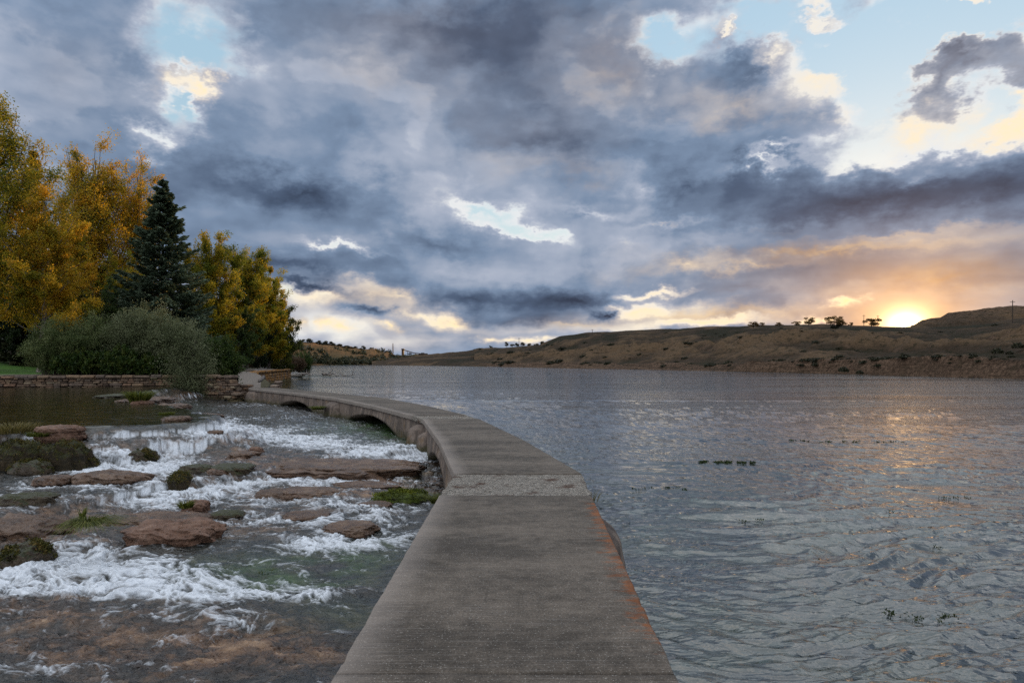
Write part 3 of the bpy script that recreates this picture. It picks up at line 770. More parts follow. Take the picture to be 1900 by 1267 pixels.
def _lf(name, cols):
    m, g, out = material(name); rnd = g.attr('rnd')
    principled(g, out, g.ramp(rnd, [(i/(len(cols)-1), c) for i, c in enumerate(cols)]), .8, None, .2); return m
def norm(a): return a/(np.linalg.norm(a, axis=-1, keepdims=True)+1e-9)
M_mossl = _lf('moss sprigs', [(.008, .010, .003), (.030, .030, .006), (.065, .060, .010), (.10, .065, .018), (.05, .06, .012)])
M_mossb = _lf('bright moss sprigs', [(.020, .026, .004), (.07, .085, .008), (.14, .15, .014)])
def leaves(centres, size, rng, aspect=.55, up=None, droop=0.0, axis=None, spread=1.0):
    n = len(centres)
    a = norm(rng.normal(size=(n, 3))) if axis is None else norm(axis+spread*rng.normal(size=(n, 3)))
    b = norm(np.cross(a, rng.normal(size=(n, 3)))); s = size*rng.uniform(.6, 1.3, n)[:, None]
    V = np.stack([centres-a*s*.5, centres+b*s*aspect*.5, centres+a*s*.5, centres-b*s*aspect*.5], 1).reshape(-1, 3)
    return V, np.arange(4*n).reshape(n, 4)
def leaf_mesh(name, V, Fc, mat, rnd):
    return new_mesh(name, V, Fc, mat, False, attrs={'rnd': np.repeat(rnd, 4)})
def rock_at(px, py, wpx, depth, h, seed, mat, label, z=None, flat=.5, name='rock', cat='rock', group='rocks in the rapids', rot=0.0, sink=.45, rough=.28, d=None):
    """px, py: middle of its waterline front as seen from the causeway; wpx: its width there in photo pixels; depth, h in metres"""
    if d is None:
        zg = -.6
        for _ in range(6):
            d = Yd(py, zg); zg = float(rapids_level(np.array([[X(px, d)]]), np.array([[d]]))[0][0, 0])
    else:
        zg = float(rapids_level(np.array([[X(px, d)]]), np.array([[d]]))[0][0, 0])
    if z is not None: zg = z
    w = wpx/F*d
    if mat is M_rock: w *= 1.12; depth *= 1.15; zg -= .16*h
    me = rock_mesh(name, w/2, depth/2, h/(flat+.25), seed, mat, flat, rough)
    o = link(name, me, None, (X(px, d), d+depth*.35, zg-.10*h), rot)
    if mat in (M_mossy, M_moss_bright) or (mat is M_rockmoss and h > .15):
        rng = np.random.default_rng(seed); n = len(me.vertices); co = np.zeros(n*3, np.float32); me.vertices.foreach_get('co', co); co = co.reshape(-1, 3)
        nr = np.zeros(n*3, np.float32); me.vertices.foreach_get('normal', nr); nr = nr.reshape(-1, 3)
        keep = (nr[:, 2] > .05)*(fbm(co[:, 0]*4+seed, co[:, 1]*4+co[:, 2]*3, 3, seed) > (-.15 if mat is not M_rockmoss else .12))
        ids = np.nonzero(keep)[0]
        if len(ids):
            m_ = int(5200*min(1, w*depth/1.2)+900); pk = rng.choice(ids, m_); c = co[pk]+rng.normal(size=(m_, 3))*.018+nr[pk]*.012
            V, Fc = leaves(c, .034, rng, .5, axis=nr[pk]+np.array([0, 0, -.5]), spread=.8)
            link('moss', leaf_mesh('moss', V, Fc, M_mossl if mat is not M_moss_bright else M_mossb, np.clip(fbm(c[:, 0]*3, c[:, 1]*3+c[:, 2]*3, 3, 5)*.8+.5+rng.normal(size=m_)*.12, 0, 1)), o)
    return tag(o, label, cat, group)
RK = [
 (108, 866, 84, .6, .52, 3, M_mossy, 'dark mossy boulder left of the main waterfall', .35),
 (15, 868, 90, .8, .58, 5, M_mossy, 'moss covered bank of rock at the left edge beside the pool', .4),
 (45, 880, 70, .5, .26, 6, M_rockmoss, 'rounded brown rock with moss below the bank at the left edge', .5),
 (150, 868, 50, .35, .22, 7, M_mossy, 'small mossy rock in the foot of the main waterfall', .5),
 (258, 800, 46, .5, .16, 8, M_rockmoss, 'dark wet rock on the lip of the waterfall', .4),
 (325, 822, 34, .5, .30, 9, M_mossy, 'olive moss hump at the right end of the waterfall lip', .4),
 (320, 782, 44, .5, .16, 10, M_rock, 'flat brown rock topping the right end of the lip', .5),
 (372, 775, 56, .9, .18, 11, M_rock, 'low brown rock right of the lip, near the grass tufts', .5),
 (400, 826, 40, .5, .12, 12, M_rock, 'small round rock below the right end of the falls', .6),
 (470, 840, 26, .4, .16, 13, M_red, 'small reddish rock left of the big brown slab', .6),
 (445, 838, 50, .6, .16, 14, M_rock, 'dark rock with water spilling over, left of the big slab', .6),
 (600, 886, 300, 1.9, .26, 15, M_rock, 'big flat brown slab in the middle of the rapids', .35),
 (420, 893, 80, .8, .14, 16, M_rockmoss, 'low dark rock left of the big slab, half under foam', .5),
 (190, 896, 130, .7, .20, 17, M_rock, 'flat brown rock with thin water over it below the main waterfall', .4),
 (85, 898, 60, .5, .16, 18, M_rock, 'dark rock below the left trickle', .5),
 (358, 893, 64, .5, .14, 19, M_rockmoss, 'dark round rock in the foam below the falls', .5),
 (395, 893, 30, .3, .10, 20, M_rock, 'small brown rock right of the dark round rock', .5),
 (40, 935, 110, .5, .14, 21, M_rockmoss, 'flat purple brown rock with green top at the left edge', .4),
 (355, 950, 46, .45, .17, 22, M_red, 'orange brown rock standing in foam', .5),
 (415, 962, 60, .4, .10, 23, M_rockmoss, 'low mossy rock right of the orange brown rock', .5),
 (500, 922, 60, .5, .12, 24, M_rock, 'small reddish brown rock in front of the big slab', .5),
 (560, 922, 110, .8, .12, 25, M_rock, 'long low rock in front of the middle of the big slab', .4),
 (740, 932, 100, .7, .15, 26, M_moss_bright, 'rock capped with bright green moss near the walkway', .5),
 (690, 945, 60, .5, .10, 27, M_rock, 'brown rock left of the bright green one', .5),
 (768, 872, 36, .4, .08, 28, M_rock, 'small grey rock by the walkway arch', .5),
 (305, 1010, 170, .9, .22, 29, M_red, 'long brown ledge rock beside the lower waterfall', .3),
 (5, 1000, 150, 1.0, .22, 30, M_rock, 'dark ledge rock at the left edge above the big foam', .3),
 (25, 1052, 80, .6, .22, 31, M_rockmoss, 'dark rounded rock left of the lower waterfall', .4),
 (275, 975, 180, .8, .10, 32, M_rock, 'low brown ledge in the middle left of the rapids', .3),
 (640, 990, 90, .7, .10, 33, M_rock, 'brown hump under thin water near the middle', .4),
 (560, 965, 80, .6, .08, 34, M_rock, 'low brown hump behind the foam near the middle', .4),
 (680, 905, 120, .6, .07, 35, M_rock, 'thin brown ledge right below the big slab', .3),
 (395, 803, 26, .3, .10, 36, M_rock, 'little brown stone in the upper white water', .5),
]
for (px, py, w, dep, h, sd, mt, lb, fl) in RK:
    rock_at(px, py, w, dep, h, sd, mt, lb, flat=fl, rough=.34 if h > .15 else .26)
for (px, py, w, dep, h, sd, mt, lb, fl, z) in [
    (98, 806, 84, .7, .20, 4, M_red, 'flat reddish slab resting on top of the mossy boulder by the pool', .5, .02),
    (195, 738, 60, 2.6, .12, 41, M_rockmoss, 'low mossy ledge where the pool meets the stone wall', .4, POOL),
    (245, 746, 70, 2.4, .14, 42, M_rock, 'pale wet ledge under the grass tuft', .4, POOL-.02),
    (256, 751, 34, .8, .16, 43, M_red, 'small dark red rock in front of the grass tuft', .4, POOL-.02),
    (300, 757, 60, 1.4, .14, 44, M_rock, 'flat wet rock where the pool spills near the wall', .4, POOL-.10)]:
    rock_at(px, py, w, dep, h, sd, mt, lb, z=z, flat=fl, d=Yd(py, z))

# ------------------------------------------------------------------ left bank
def bank_z(xs, ys):
    """lawn and paths behind the stone wall, sloping down to the shore on the right"""
    d = shore_x(ys)-xs                                    # metres inland
    z = np.interp(ys, [50, 78], [.80, .50]) + .020*np.maximum(ys-45, 0)*sstep(8, 26, d) + .00*ys
    z = z + 1.3*sstep(46, 66, ys)*sstep(14, 30, d)
    z = np.where(ys > 62, np.minimum(z, 4.0), z)
    # the ramp from the walkway up to the bank
    rx = (xs-(-17.2-(ys-43)*.36)); ramp = np.exp(-(rx/3.2)**4)
    rz = -.02 + .78*sstep(43.0, 62, ys)
    z = z*(1-ramp) + rz*ramp
    wf = np.interp(xs, [-60, -38, -31, -27, -24, -20.5, -18.2, -17.1, -16.2], [40, 40.0, 40.3, 41.2, 42.2, 42.9, 42.8, 42.9, 42.9])+.12
    edge = sstep(-.3, .5, d)*sstep(0, .10, ys-wf)
    edge = np.where(ys > 96, sstep(-3, 5.0, d), edge)
    z = (RIV-1.0)*(1-edge) + z*edge
    return z + .03*fbm(xs*.3, ys*.3, 3, 101)
def ground_material():
    m, g, out = material('bank ground'); p = pos(g)
    xyz = g.sep(p)
    n = g.noise(p, 3.0, 5, .65); nb = g.noise(p, .25, 4, .6); fine = g.noise(p, 40.0, 3, .7)
    grass = g.ramp(n, [(.3, (.012, .030, .004)), (.5, (.030, .075, .008)), (.7, (.060, .120, .014))])
    mow = g.noise(g.mapping(p, rot=(0, 0, R(20)), sc=(.12, 1.3, 1)), 1.0, 2, .5)
    grass = g.mix(.5, grass, g.ramp(mow, [(.35, (.25, .25, .2)), (.65, (.85, .9, .6))]), 'OVERLAY')
    dirt = g.ramp(n, [(.3, (.028, .020, .013)), (.7, (.085, .060, .040))])
    path = g.ramp(fine, [(.25, (.12, .102, .088)), (.75, (.20, .172, .150))])
    pa = g.attr('path'); du = g.attr('dirt')
    base = g.mix(du, grass, dirt)
    base = g.mix(g.mr(pa, .4, .6), base, path)
    principled(g, out, base, .9, bump(g, fine, .6, .02), .2)
    return m
def build_bank():
    ys = np.concatenate([np.concatenate([np.linspace(39.9, 43.4, 90), np.linspace(43.45, 70, 230)]), np.linspace(70.3, 135, 200), np.linspace(137, 1100, 60)])
    n = 340; t = np.linspace(0, 1, n)**1.6
    Y = np.repeat(ys[:, None], n, 1); sx = shore_x(ys)[:, None]+1.2
    w = np.interp(ys, [41, 100, 1100], [60, 120, 500])[:, None]
    Xs = sx-w*t[None, :]
    Z = bank_z(Xs, Y)
    front = Y < 41.9
    # paths: behind the wall on the left, and the ramp from the causeway
    rx = (Xs-(-17.2-(Y-43)*.36))
    p1 = sstep(1.45, 1.25, np.abs(rx))*sstep(62, 61, Y)
    p2 = sstep(1.0, .8, np.abs(Y-(44.4+.02*(Xs+30)**2*.05)))*sstep(-26.5, -28, Xs)
    p3 = sstep(4.5, 3.5, shore_x(Y)-Xs)*sstep(72, 76, Y)*sstep(103, 101, Y)
    path = np.clip(p1+p2+p3, 0, 1)
    # earth under the shrubs and the trees and along the shore
    dirt = np.clip(sstep(-24, -22, Xs)*sstep(64, 60, Y)*.85 + sstep(-32.5, -31, Xs)*sstep(-20, -23, Xs)*sstep(50, 46, Y) + sstep(3.5, 1.0, shore_x(Y)-Xs)*sstep(60, 70, Y)
                   + sstep(60, 66, Y+2*fbm(Xs*.2, Y*.2, 3, 5))*sstep(-16, -36, Xs)*.7, 0, 1)
    me = new_mesh('ground', np.stack([Xs, Y, Z], -1).reshape(-1, 3), grid_faces(len(ys), n), ground_material(), attrs={'path': path, 'dirt': dirt})
    tag(link('ground', me), kind='structure')
build_bank()

# river bed and land under everything, out to the horizon
def base_sheet():
    m, g, out = material('river bed'); p = pos(g)
    principled(g, out, g.ramp(g.noise(p, .4, 4, .6), [(.3, (.02, .02, .014)), (.7, (.07, .055, .035))]), .95)
    n = 40; e = np.linspace(-1, 1, n); e = np.sign(e)*np.abs(e)**2*6000
    Xg, Yg = np.meshgrid(e, e); Z = np.full_like(Xg, RIV-1.6)
    me = new_mesh('riverbed', np.stack([Xg, Yg, Z], -1).reshape(-1, 3), grid_faces(n, n), m)
    tag(link('riverbed', me), kind='structure')
base_sheet()

# ------------------------------------------------------------------ dry stone walls
def stone_material(name, lichen=0.0):
    m, g, out = material(name); p = pos(g)
    r = g.attr('rnd'); n = g.noise(p, 6.0, 6, .65); n2 = g.noise(g.mapping(p, sc=(1, 1, 4)), 9.0, 4, .6)
    base = g.ramp(r, [(0, (.055, .036, .026)), (.25, (.13, .085, .058)), (.45, (.105, .080, .066)), (.65, (.20, .135, .085)), (.85, (.165, .095, .062)), (1, (.24, .19, .13))])
    base = g.mix(.7, base, g.ramp(n, [(.3, (.2, .2, .2)), (.7, (.85, .85, .85))]), 'OVERLAY')
    base = g.mix(g.m('MULTIPLY', g.mr(n2, .55, .72), .6), base, (.030, .024, .018))
    if lichen > 0:
        ln = g.noise(p, .9, 5, .65)
        base = g.mix(g.m('MULTIPLY', g.mr(ln, .42, .52), lichen), base, g.ramp(n, [(.3, (.18, .075, .012)), (.7, (.36, .17, .03))]))
    low = g.mr(g.sep(p)[2], -.45, -.80)
    base = g.mix(g.m('MULTIPLY', low, .7), base, (.035, .040, .010))
    principled(g, out, base, .85, bump(g, g.m('ADD', g.m('MULTIPLY', n, .03), g.m('MULTIPLY', n2, .02)), .9, 1.0), .3)
    return m
M_stone = stone_material('dry stone'); M_lichen = stone_material('lichen stone', .8)
def stone_block(w, d, h, rng, n=5):
    """one irregular stone, its face towards -Y; roughly a box with eased, uneven edges"""
    t = np.linspace(-1, 1, n); k = np.sign(t)*np.abs(t)**.55
    P_, Fc = [], []
    def face(ax, s):
        a, b = np.meshgrid(k, k); c = np.full_like(a, s)
        v = [None]*3; o = [i for i in range(3) if i != ax]; v[ax] = c; v[o[0]] = a; v[o[1]] = b
        return np.stack(v, -1).reshape(-1, 3)
    ff = grid_faces(n, n); V = []
    for ax in range(3):
        for s in (-1, 1):
            if ax == 1 and s == 1: continue
            v = face(ax, s); V.append(v); Fc.append(ff+(len(V)-1)*n*n)
    V = np.concatenate(V); Fc = np.concatenate(Fc)
    rr = (np.abs(V)**7).sum(1)**(-1/7.); V = V*rr[:, None]
    sh = rng.uniform(-.10, .10, 4)
    V[:, 0] += sh[0]*V[:, 2]; V[:, 2] += sh[1]*V[:, 0]*h/w*1.0
    s0 = rng.integers(1000)
    V = V*(1+.09*perlin(V[:, 0]*1.8+s0, V[:, 2]*1.8+V[:, 1], 5)[:, None])
    return V*np.array([w/2, d/2, h/2]), Fc
def stone_wall(name, label, cat, path, zlo, ztop, mat, seed, cap=True, hrange=(.055, .20), depth=.42, wr=(1.4, 4.0), group=None):
    """path: plan points; zlo, ztop: functions of the length along it. Outward face is on the right of the path"""
    rng = np.random.default_rng(seed)
    path = np.array(path, float); seg = np.diff(path, axis=0); L = np.hypot(seg[:, 0], seg[:, 1]); cum = np.concatenate([[0], np.cumsum(L)])
    total = cum[-1]
    root = empty(name, (path[0][0], path[0][1], 0), label, cat, group)
    def at(s):
        i = min(max(np.searchsorted(cum, s)-1, 0), len(seg)-1); t = (s-cum[i])/L[i]
        return path[i]+seg[i]*t, math.atan2(seg[i][1], seg[i][0])
    def emit(V, s, z, out, blocks):
        (x, y), a = at(s); ca, sa = math.cos(a), math.sin(a)
        W_ = V.copy(); W_[:, 1] += -out
        blocks.append(np.stack([x+W_[:, 0]*ca-W_[:, 1]*sa, y+W_[:, 0]*sa+W_[:, 1]*ca, z+W_[:, 2]], 1))
    body, bf, br = [], [], []; caps, cf, cr_ = [], [], []
    zmin = min(zlo(0), zlo(total*.5), zlo(total)); zmax = max(ztop(0), ztop(total*.5), ztop(total))
    z = zmin-.1; nb = 0; nc_ = 0
    capt = .17 if cap else 0
    while z < zmax-capt-.02:
        h = rng.uniform(*hrange); s = rng.uniform(-.1, .1)
        while s < total:
            w = h*rng.uniform(*wr)
            zt = ztop(s)-capt
            if z+h*.5 < zt and z+h > zlo(s)-.15:
                hh = min(h, zt-z+.02)*rng.uniform(.86, .99); ww = w*.97
                V, Fc = stone_block(ww, depth*rng.uniform(.9, 1.1), hh, rng)
                emit(V, s+w/2, z+h/2+rng.uniform(-.018, .018), rng.uniform(-.03, .05), body)
                bf.append(Fc+nb); nb += len(V); br.append(np.full(len(V), rng.uniform()))
            s += w
        z += h
    if cap:
        s = 0
        while s < total:
            w = rng.uniform(.45, 1.0); h = .17*rng.uniform(.75, 1.25)
            V, Fc = stone_block(w*.98, depth*1.25, h, rng)
            emit(V, s+w/2, ztop(s)-.17+h/2, rng.uniform(.0, .07), caps); cf.append(Fc+nc_); nc_ += len(V); cr_.append(np.full(len(V), rng.uniform(.3, .95)))
            s += w
    # dark earth core behind the face stones
    n = max(int(total/.4), 3); s = np.linspace(0, total, n); co = []
    for q in s:
        (x, y), a = at(q); nx, ny = -math.sin(a), math.cos(a)
        for off in (-.06, .30):
            co.append((x+nx*off, y+ny*off, zlo(q)-.6)); co.append((x+nx*off, y+ny*off, ztop(q)-.10))
    co = np.array(co); i = np.arange(n-1)*4
    fc = np.concatenate([np.stack([i, i+4, i+5, i+1], 1), np.stack([i+1, i+5, i+7, i+3], 1), np.stack([i+2, i+3, i+7, i+6], 1)])
    base = np.array([path[0][0], path[0][1], 0])
    me = new_mesh('stones', np.concatenate(body)-base, np.concatenate(bf), mat, True, attrs={'rnd': np.concatenate(br)})
    link('stones', me, root)
    if cap:
        me = new_mesh('capstones', np.concatenate(caps)-base, np.concatenate(cf), mat, True, attrs={'rnd': np.concatenate(cr_)})
        link('capstones', me, root)
    me = new_mesh('core', co-base, fc, M_core, False); link('core', me, root)
    return root
def plain(name, col, rough=.9):
    m, g, out = material(name); p = pos(g); n = g.noise(p, 5.0, 4, .6)
    principled(g, out, g.mix(n, tuple(c*.5 for c in col), col), rough, bump(g, n, .5, .02), .3); return m
M_core = plain('dark earth', (.02, .015, .010))
stone_wall('stone_wall', 'long dry stone wall of brown and rust stones below the shrubs, beside the pool', 'wall',
           [(-38, 40.0), (-31, 40.3), (-27.0, 41.2), (-24, 42.2), (-20.5, 42.9), (-18.2, 42.7), (-17.1, 42.0)],
           lambda s: -.1 if s < 14 else -.95, lambda s: .80 if s < 20 else .80-.10*(s-20)/2.5, M_stone, 3)
stone_wall('stone_wall', 'short stone wall block at the corner where the walkway meets the bank', 'wall',
           [(-17.05, 41.9), (-16.6, 42.4), (-16.5, 42.9)], lambda s: -.95, lambda s: .26, M_stone, 5, False)
stone_wall('stone_wall', 'low stone wall with orange lichen along the far river path', 'wall',
           [(-23.4, 62), (-25.8, 66), (-29.2, 84), (-30.8, 93), (-33.0, 101), (-35.2, 103.5), (-38, 104)], lambda s: -1.1, lambda s: .66, M_lichen, 7, True, (.14, .32), .6, (1.4, 3.4))
stone_wall('stone_wall', 'small pale stone block wall at the river side of the ramp', 'wall',
           [(-15.15, 43.3), (-15.9, 46.0), (-16.6, 48.5)], lambda s: -.95, lambda s: .12+.03*s, M_stone, 9, False, (.12, .2))
def curb():
    ys = np.linspace(48.5, 61, 40); x = -15.85-(ys-43)*.36+.2*np.sin(ys*.5); z = bank_z(x, ys)+.02
    V, f = tube(np.stack([x, ys, z+.05+.03*np.sin(ys*1.7)], 1), np.concatenate([[.01, .09], np.full(36, .12), [.09, .01]]), 8)
    V[:, 2] += .02*perlin(V[:, 0]*3, V[:, 1]*3, 4)
    me = new_mesh('curb', V, f, M_rough); tag(link('curb', me), 'weathered rounded concrete curb along the ramp up from the walkway', 'curb')
curb()

# ------------------------------------------------------------------ hills beyond the river
def hill_material(name, grass1, grass2, rockc, shrub):
    m, g, out = material(name); p = pos(g)
    nrm = g.n('ShaderNodeNewGeometry').outputs['Normal']; up = g.sep(nrm)[2]
    n = g.noise(g.mapping(p, rot=(0, 0, R(35)), sc=(1.6, .7, 1.2)), .07, 7, .66); n2 = g.noise(p, .45, 6, .68); n3 = g.noise(g.mapping(p, sc=(1, 1, 2.5)), 1.1, 7, .72)
    gl = g.attr('gul')  # dark gullies and pale crests: relief shading put into the grass colour
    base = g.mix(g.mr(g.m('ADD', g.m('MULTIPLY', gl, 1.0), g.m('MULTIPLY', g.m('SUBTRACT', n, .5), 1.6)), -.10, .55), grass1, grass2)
    base = g.mix(g.m('MULTIPLY', g.mr(g.m('ADD', gl, g.m('MULTIPLY', g.m('SUBTRACT', n2, .5), 1.6)), -.14, -.30), .9), base, shrub)  # brush colour in the gullies, also painting in their shade
    base = g.mix(.6, base, g.ramp(n3, [(.3, (.22, .22, .22)), (.7, (.8, .8, .8))]), 'OVERLAY')
    base = g.mix(g.m('MULTIPLY', g.mr(n2, .53, .61), .75), base, shrub)
    cl = g.attr('cliff')
    # horizontal beds and vertical joints
    st = g.noise(g.mapping(p, sc=(.04, .04, 1.4)), 2.2, 4, .6); jt = g.noise(g.mapping(p, sc=(1.1, 1.1, .10)), 1.6, 5, .7)
    rk = g.mix(g.mr(st, .38, .60), tuple(c*.50 for c in rockc), rockc)
    rk = g.mix(g.mr(jt, .48, .58), rk, tuple(c*.22 for c in rockc))
    rk = g.mix(g.m('MULTIPLY', g.mr(n2, .52, .62), .7), rk, shrub)
    rk = g.mix(.6, rk, g.ramp(n3, [(.3, (.25, .25, .25)), (.7, (.85, .85, .85))]), 'OVERLAY')
    base = g.mix(g.m('MULTIPLY', cl, 1.0), base, rk)
    stp = g.mr(up, .80, .60)
    base = g.mix(g.m('MULTIPLY', stp, .45), base, g.mix(g.mr(n3, .4, .6), tuple(c*.6 for c in rockc), rockc))
    h = g.m('ADD', g.m('MULTIPLY', n3, .5), g.m('MULTIPLY', g.m('MULTIPLY', jt, 1.3), cl))
    principled(g, out, base, .95, bump(g, h, 1.0, 1.0), .1)
    return m
M_hillR = hill_material('dry grass hillside', (.032, .022, .014), (.086, .055, .031), (.17, .108, .072), (.015, .014, .007))
M_hillL = hill_material('wooded hillside', (.10, .065, .032), (.17, .085, .038), (.20, .14, .09), (.026, .034, .016))
GUL = {}
def hill(name, cols, prof, mat, seed, nseg=260, amp=1.0, behind=(1.5, 12), pal=None):
    """cols: list of px; prof: list of layers (d at each px, y at each px, gully amplitude, cliffness) from the water to the ridge.
    Builds real terrain whose points stand at their own distances."""
    px = np.concatenate([np.linspace(cols[0], cols[-1], 620)])
    L = [(np.interp(px, cols, d), np.interp(px, cols, y), a, c) for (d, y, a, c) in prof]
    D, Z, A, C = [], [], [], []
    for (d, y, a, c) in L:
        D.append(d); Z.append(EYE-(y-HOR)/F*d); A.append(np.full_like(d, a)); C.append(np.full_like(d, c))
    dr, zr = D[-1], Z[-1]
    D.append(dr+behind[1]*3); Z.append(zr-behind[0]*1.2); A.append(A[-1]*.5); C.append(C[-1]*0)
    D.append(dr*1.35+80); Z.append(zr-behind[0]*3-10); A.append(A[-1]); C.append(C[-1])
    D.insert(0, D[0]-4); Z.insert(0, np.full_like(dr, RIV-1.2)); A.insert(0, A[0]*0); C.insert(0, C[0])
    D, Z, A, C = map(np.array, (D, Z, A, C)); K = len(D)
    # cumulative length parameter so rows are dense where the slope faces the viewer
    w = np.concatenate([[0], np.cumsum([.08]+[1.0 if k < K-3 else .12 for k in range(1, K-1)])]); w /= w[-1]
    t = np.linspace(0, 1, nseg)
    def lerp(M): return np.stack([np.interp(t, w, M[:, j]) for j in range(len(px))], 1)
    Dg, Zg, Ag, Cg = lerp(D), lerp(Z), lerp(A), lerp(C)
    Xg = (px[None, :]-950)/F*Dg
    scale = Dg.mean()/250
    gx = Xg/scale; gy = Dg/scale
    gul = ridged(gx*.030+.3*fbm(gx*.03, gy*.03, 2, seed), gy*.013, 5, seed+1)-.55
    rough = fbm(gx*.12, gy*.12, 4, seed+2)
    fine = fbm(gx*1.1, gy*1.1, 3, seed+4)
    Zg = Zg + amp*(Ag*gul*6.5 + Ag*rough*1.6 + Ag*fine*.35)
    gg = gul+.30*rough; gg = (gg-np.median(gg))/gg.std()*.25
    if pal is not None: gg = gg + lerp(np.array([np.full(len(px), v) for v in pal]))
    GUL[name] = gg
    # cliffs break into blocks: push the face in and out
    blk = ridged(gx*.22, Zg*.6, 3, seed+6)-.5
    Dg = Dg + Cg*blk*2.2
    Xg = Xg + 0*Dg
    return Xg, Dg, Zg, Cg, px
def hill_obj(name, data, mat, extra=None):
    Xg, Dg, Zg, Cg, px = data
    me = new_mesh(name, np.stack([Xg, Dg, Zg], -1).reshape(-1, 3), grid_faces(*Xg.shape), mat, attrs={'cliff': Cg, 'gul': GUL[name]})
    return tag(link(name, me), kind='structure')
cR = [880, 940, 1000, 1040, 1085, 1200, 1300, 1395, 1470, 1542, 1640, 1700, 1760, 1830, 1900, 2100, 2500, 3200]
waterR = [679.5, 681, 682.3, 683, 684, 686, 688, 690, 691.5, 693, 695.5, 697, 699, 701, 703, 709, 722, 742]
d0 = [(EYE-RIV)*F/(y-HOR) for y in waterR]
def off(base, k): return [b+k for b in base]
cliffR = [674, 674, 674, 675, 675, 676, 676, 673, 672, 671, 668, 664, 662, 664, 666, 668, 670, 668]
cl_in = [14, 14, 14, 14, 14, 12, 9, 4, 3, 3, 3, 3, 3, 3, 3, 3, 3, 3]
terr = [662, 660, 657, 655, 651, 646, 640, 629, 624, 618, 630, 633, 632, 628, 622, 600, 590, 580]
ridg = [650, 645, 640, 623, 617, 612, 607, 604, 602, 602, 606, 607, 605, 601, 590, 575, 560, 540]
hd = [a+b for a, b in zip(d0, cl_in)]
H1 = hill('hillside', cR, [(d0, waterR, .0, .8), (hd, cliffR, .30, 1.0), ([a+6 for a in hd], [y-1 for y in cliffR], .2, .1), ([a+55 for a in hd], terr, 1.1, .0), ([a+70 for a in hd], [y-1.0 for y in terr], .5, 0), ([a+120 for a in hd], [r+7 for r in ridg], .28, 0), ([a+150 for a in hd], ridg, .12, 0)], M_hillR, 201, pal=[0, 0, -.15, .05, .45, .12, -.12, .02, 0, 0])
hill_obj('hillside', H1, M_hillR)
cM = [1690, 1712, 1722, 1745, 1760, 1800, 1850, 1900, 2000, 2300, 3200]
ridM = [611, 598, 594, 591, 581, 577.5, 573, 571, 566, 556, 530]
H2 = hill('mesa', cM, [([300]*11, [640]*11, .4, .0), ([330]*11, [612, 606, 604, 603, 601, 600, 598, 597, 594, 585, 565], 1.2, .1), ([352]*11, [612]+[r+4 for r in ridM[1:]], .7, .5), ([356]*11, ridM, .5, .6), ([420]*11, [r-.6 for r in ridM], .3, 0)], M_hillR, 231)
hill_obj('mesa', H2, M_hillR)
# low land in the middle distance, right of the river's far bend
cC = [690, 740, 790, 820, 850, 880, 920, 980, 1060, 1200]
H3 = hill('lowland', cC, [([560, 520, 480, 450, 420, 400, 390, 380, 380, 380], [677.4, 677.9, 678.4, 679, 679.4, 679.8, 680, 680, 680, 680], .1, 0), ([600, 560, 520, 490, 460, 440, 430, 420, 420, 420], [672, 670, 668, 667, 668, 668, 668, 668, 668, 668], .4, 0),
                       ([760]*10, [668, 664, 662, 661.5, 661, 660, 655, 650, 648, 640], .8, 0), ([900]*10, [661, 659, 658, 657, 653, 648, 643, 641, 640, 632], .6, 0)], M_hillR, 251)
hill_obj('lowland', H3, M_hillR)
cL = [-400, 480, 560, 600, 640, 680, 705, 730, 760, 800]
H4 = hill('wooded_bank', cL, [([520, 540, 560, 580, 600, 630, 650, 680, 740, 800], [676.8, 676.7, 676.6, 676.5, 676.3, 676, 675.9, 675.7, 675.4, 675.2], .2, 0), ([545, 560, 580, 600, 620, 650, 670, 700, 760, 820], [668, 668, 668, 668, 668, 668, 668, 668, 669, 670], 1.0, 0),
                       ([600, 620, 640, 660, 690, 720, 740, 780, 840, 900], [648, 649, 650, 652, 655, 658, 660, 661, 663, 665], 2.6, 0), ([690, 700, 720, 740, 760, 800, 830, 870, 930, 980], [634, 636, 637, 640, 645, 650, 653, 656, 657, 658], .8, 0)], M_hillL, 271)
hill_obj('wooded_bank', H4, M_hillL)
# far plain to the horizon
me = new_mesh('plain', np.array([[-2600, 980, 5.5], [2600, 980, 4.0], [5200, 6000, 30.0], [-5200, 6000, 30.0]]), np.array([[0, 1, 2, 3]]), M_hillL, attrs={'cliff': np.zeros(4)})
tag(link('plain', me), kind='structure')

# ------------------------------------------------------------------ vegetation
def norm(a): return a/(np.linalg.norm(a, axis=-1, keepdims=True)+1e-9)
def leaves(centres, size, rng, aspect=.55, up=None, droop=0.0, axis=None, spread=1.0):
    """one folded-diamond leaf (a quad) at each centre with random attitude; returns verts, quads"""
    n = len(centres)
    a = norm(rng.normal(size=(n, 3))) if axis is None else norm(axis+spread*rng.normal(size=(n, 3)))
    b = norm(np.cross(a, rng.normal(size=(n, 3))))
    s = size*rng.uniform(.6, 1.3, n)[:, None]
    c = centres
    p0 = c-a*s*.5; p2 = c+a*s*.5; p1 = c+b*s*aspect*.5; p3 = c-b*s*aspect*.5
    nn = np.cross(a, b)*s*.10; p1 = p1+nn; p3 = p3+nn
    V = np.stack([p0, p1, p2, p3], 1).reshape(-1, 3)
    return V, np.arange(4*n).reshape(n, 4)
def leaf_mesh(name, V, Fc, mat, rnd):
    return new_mesh(name, V, Fc, mat, False, attrs={'rnd': np.repeat(rnd, 4)})
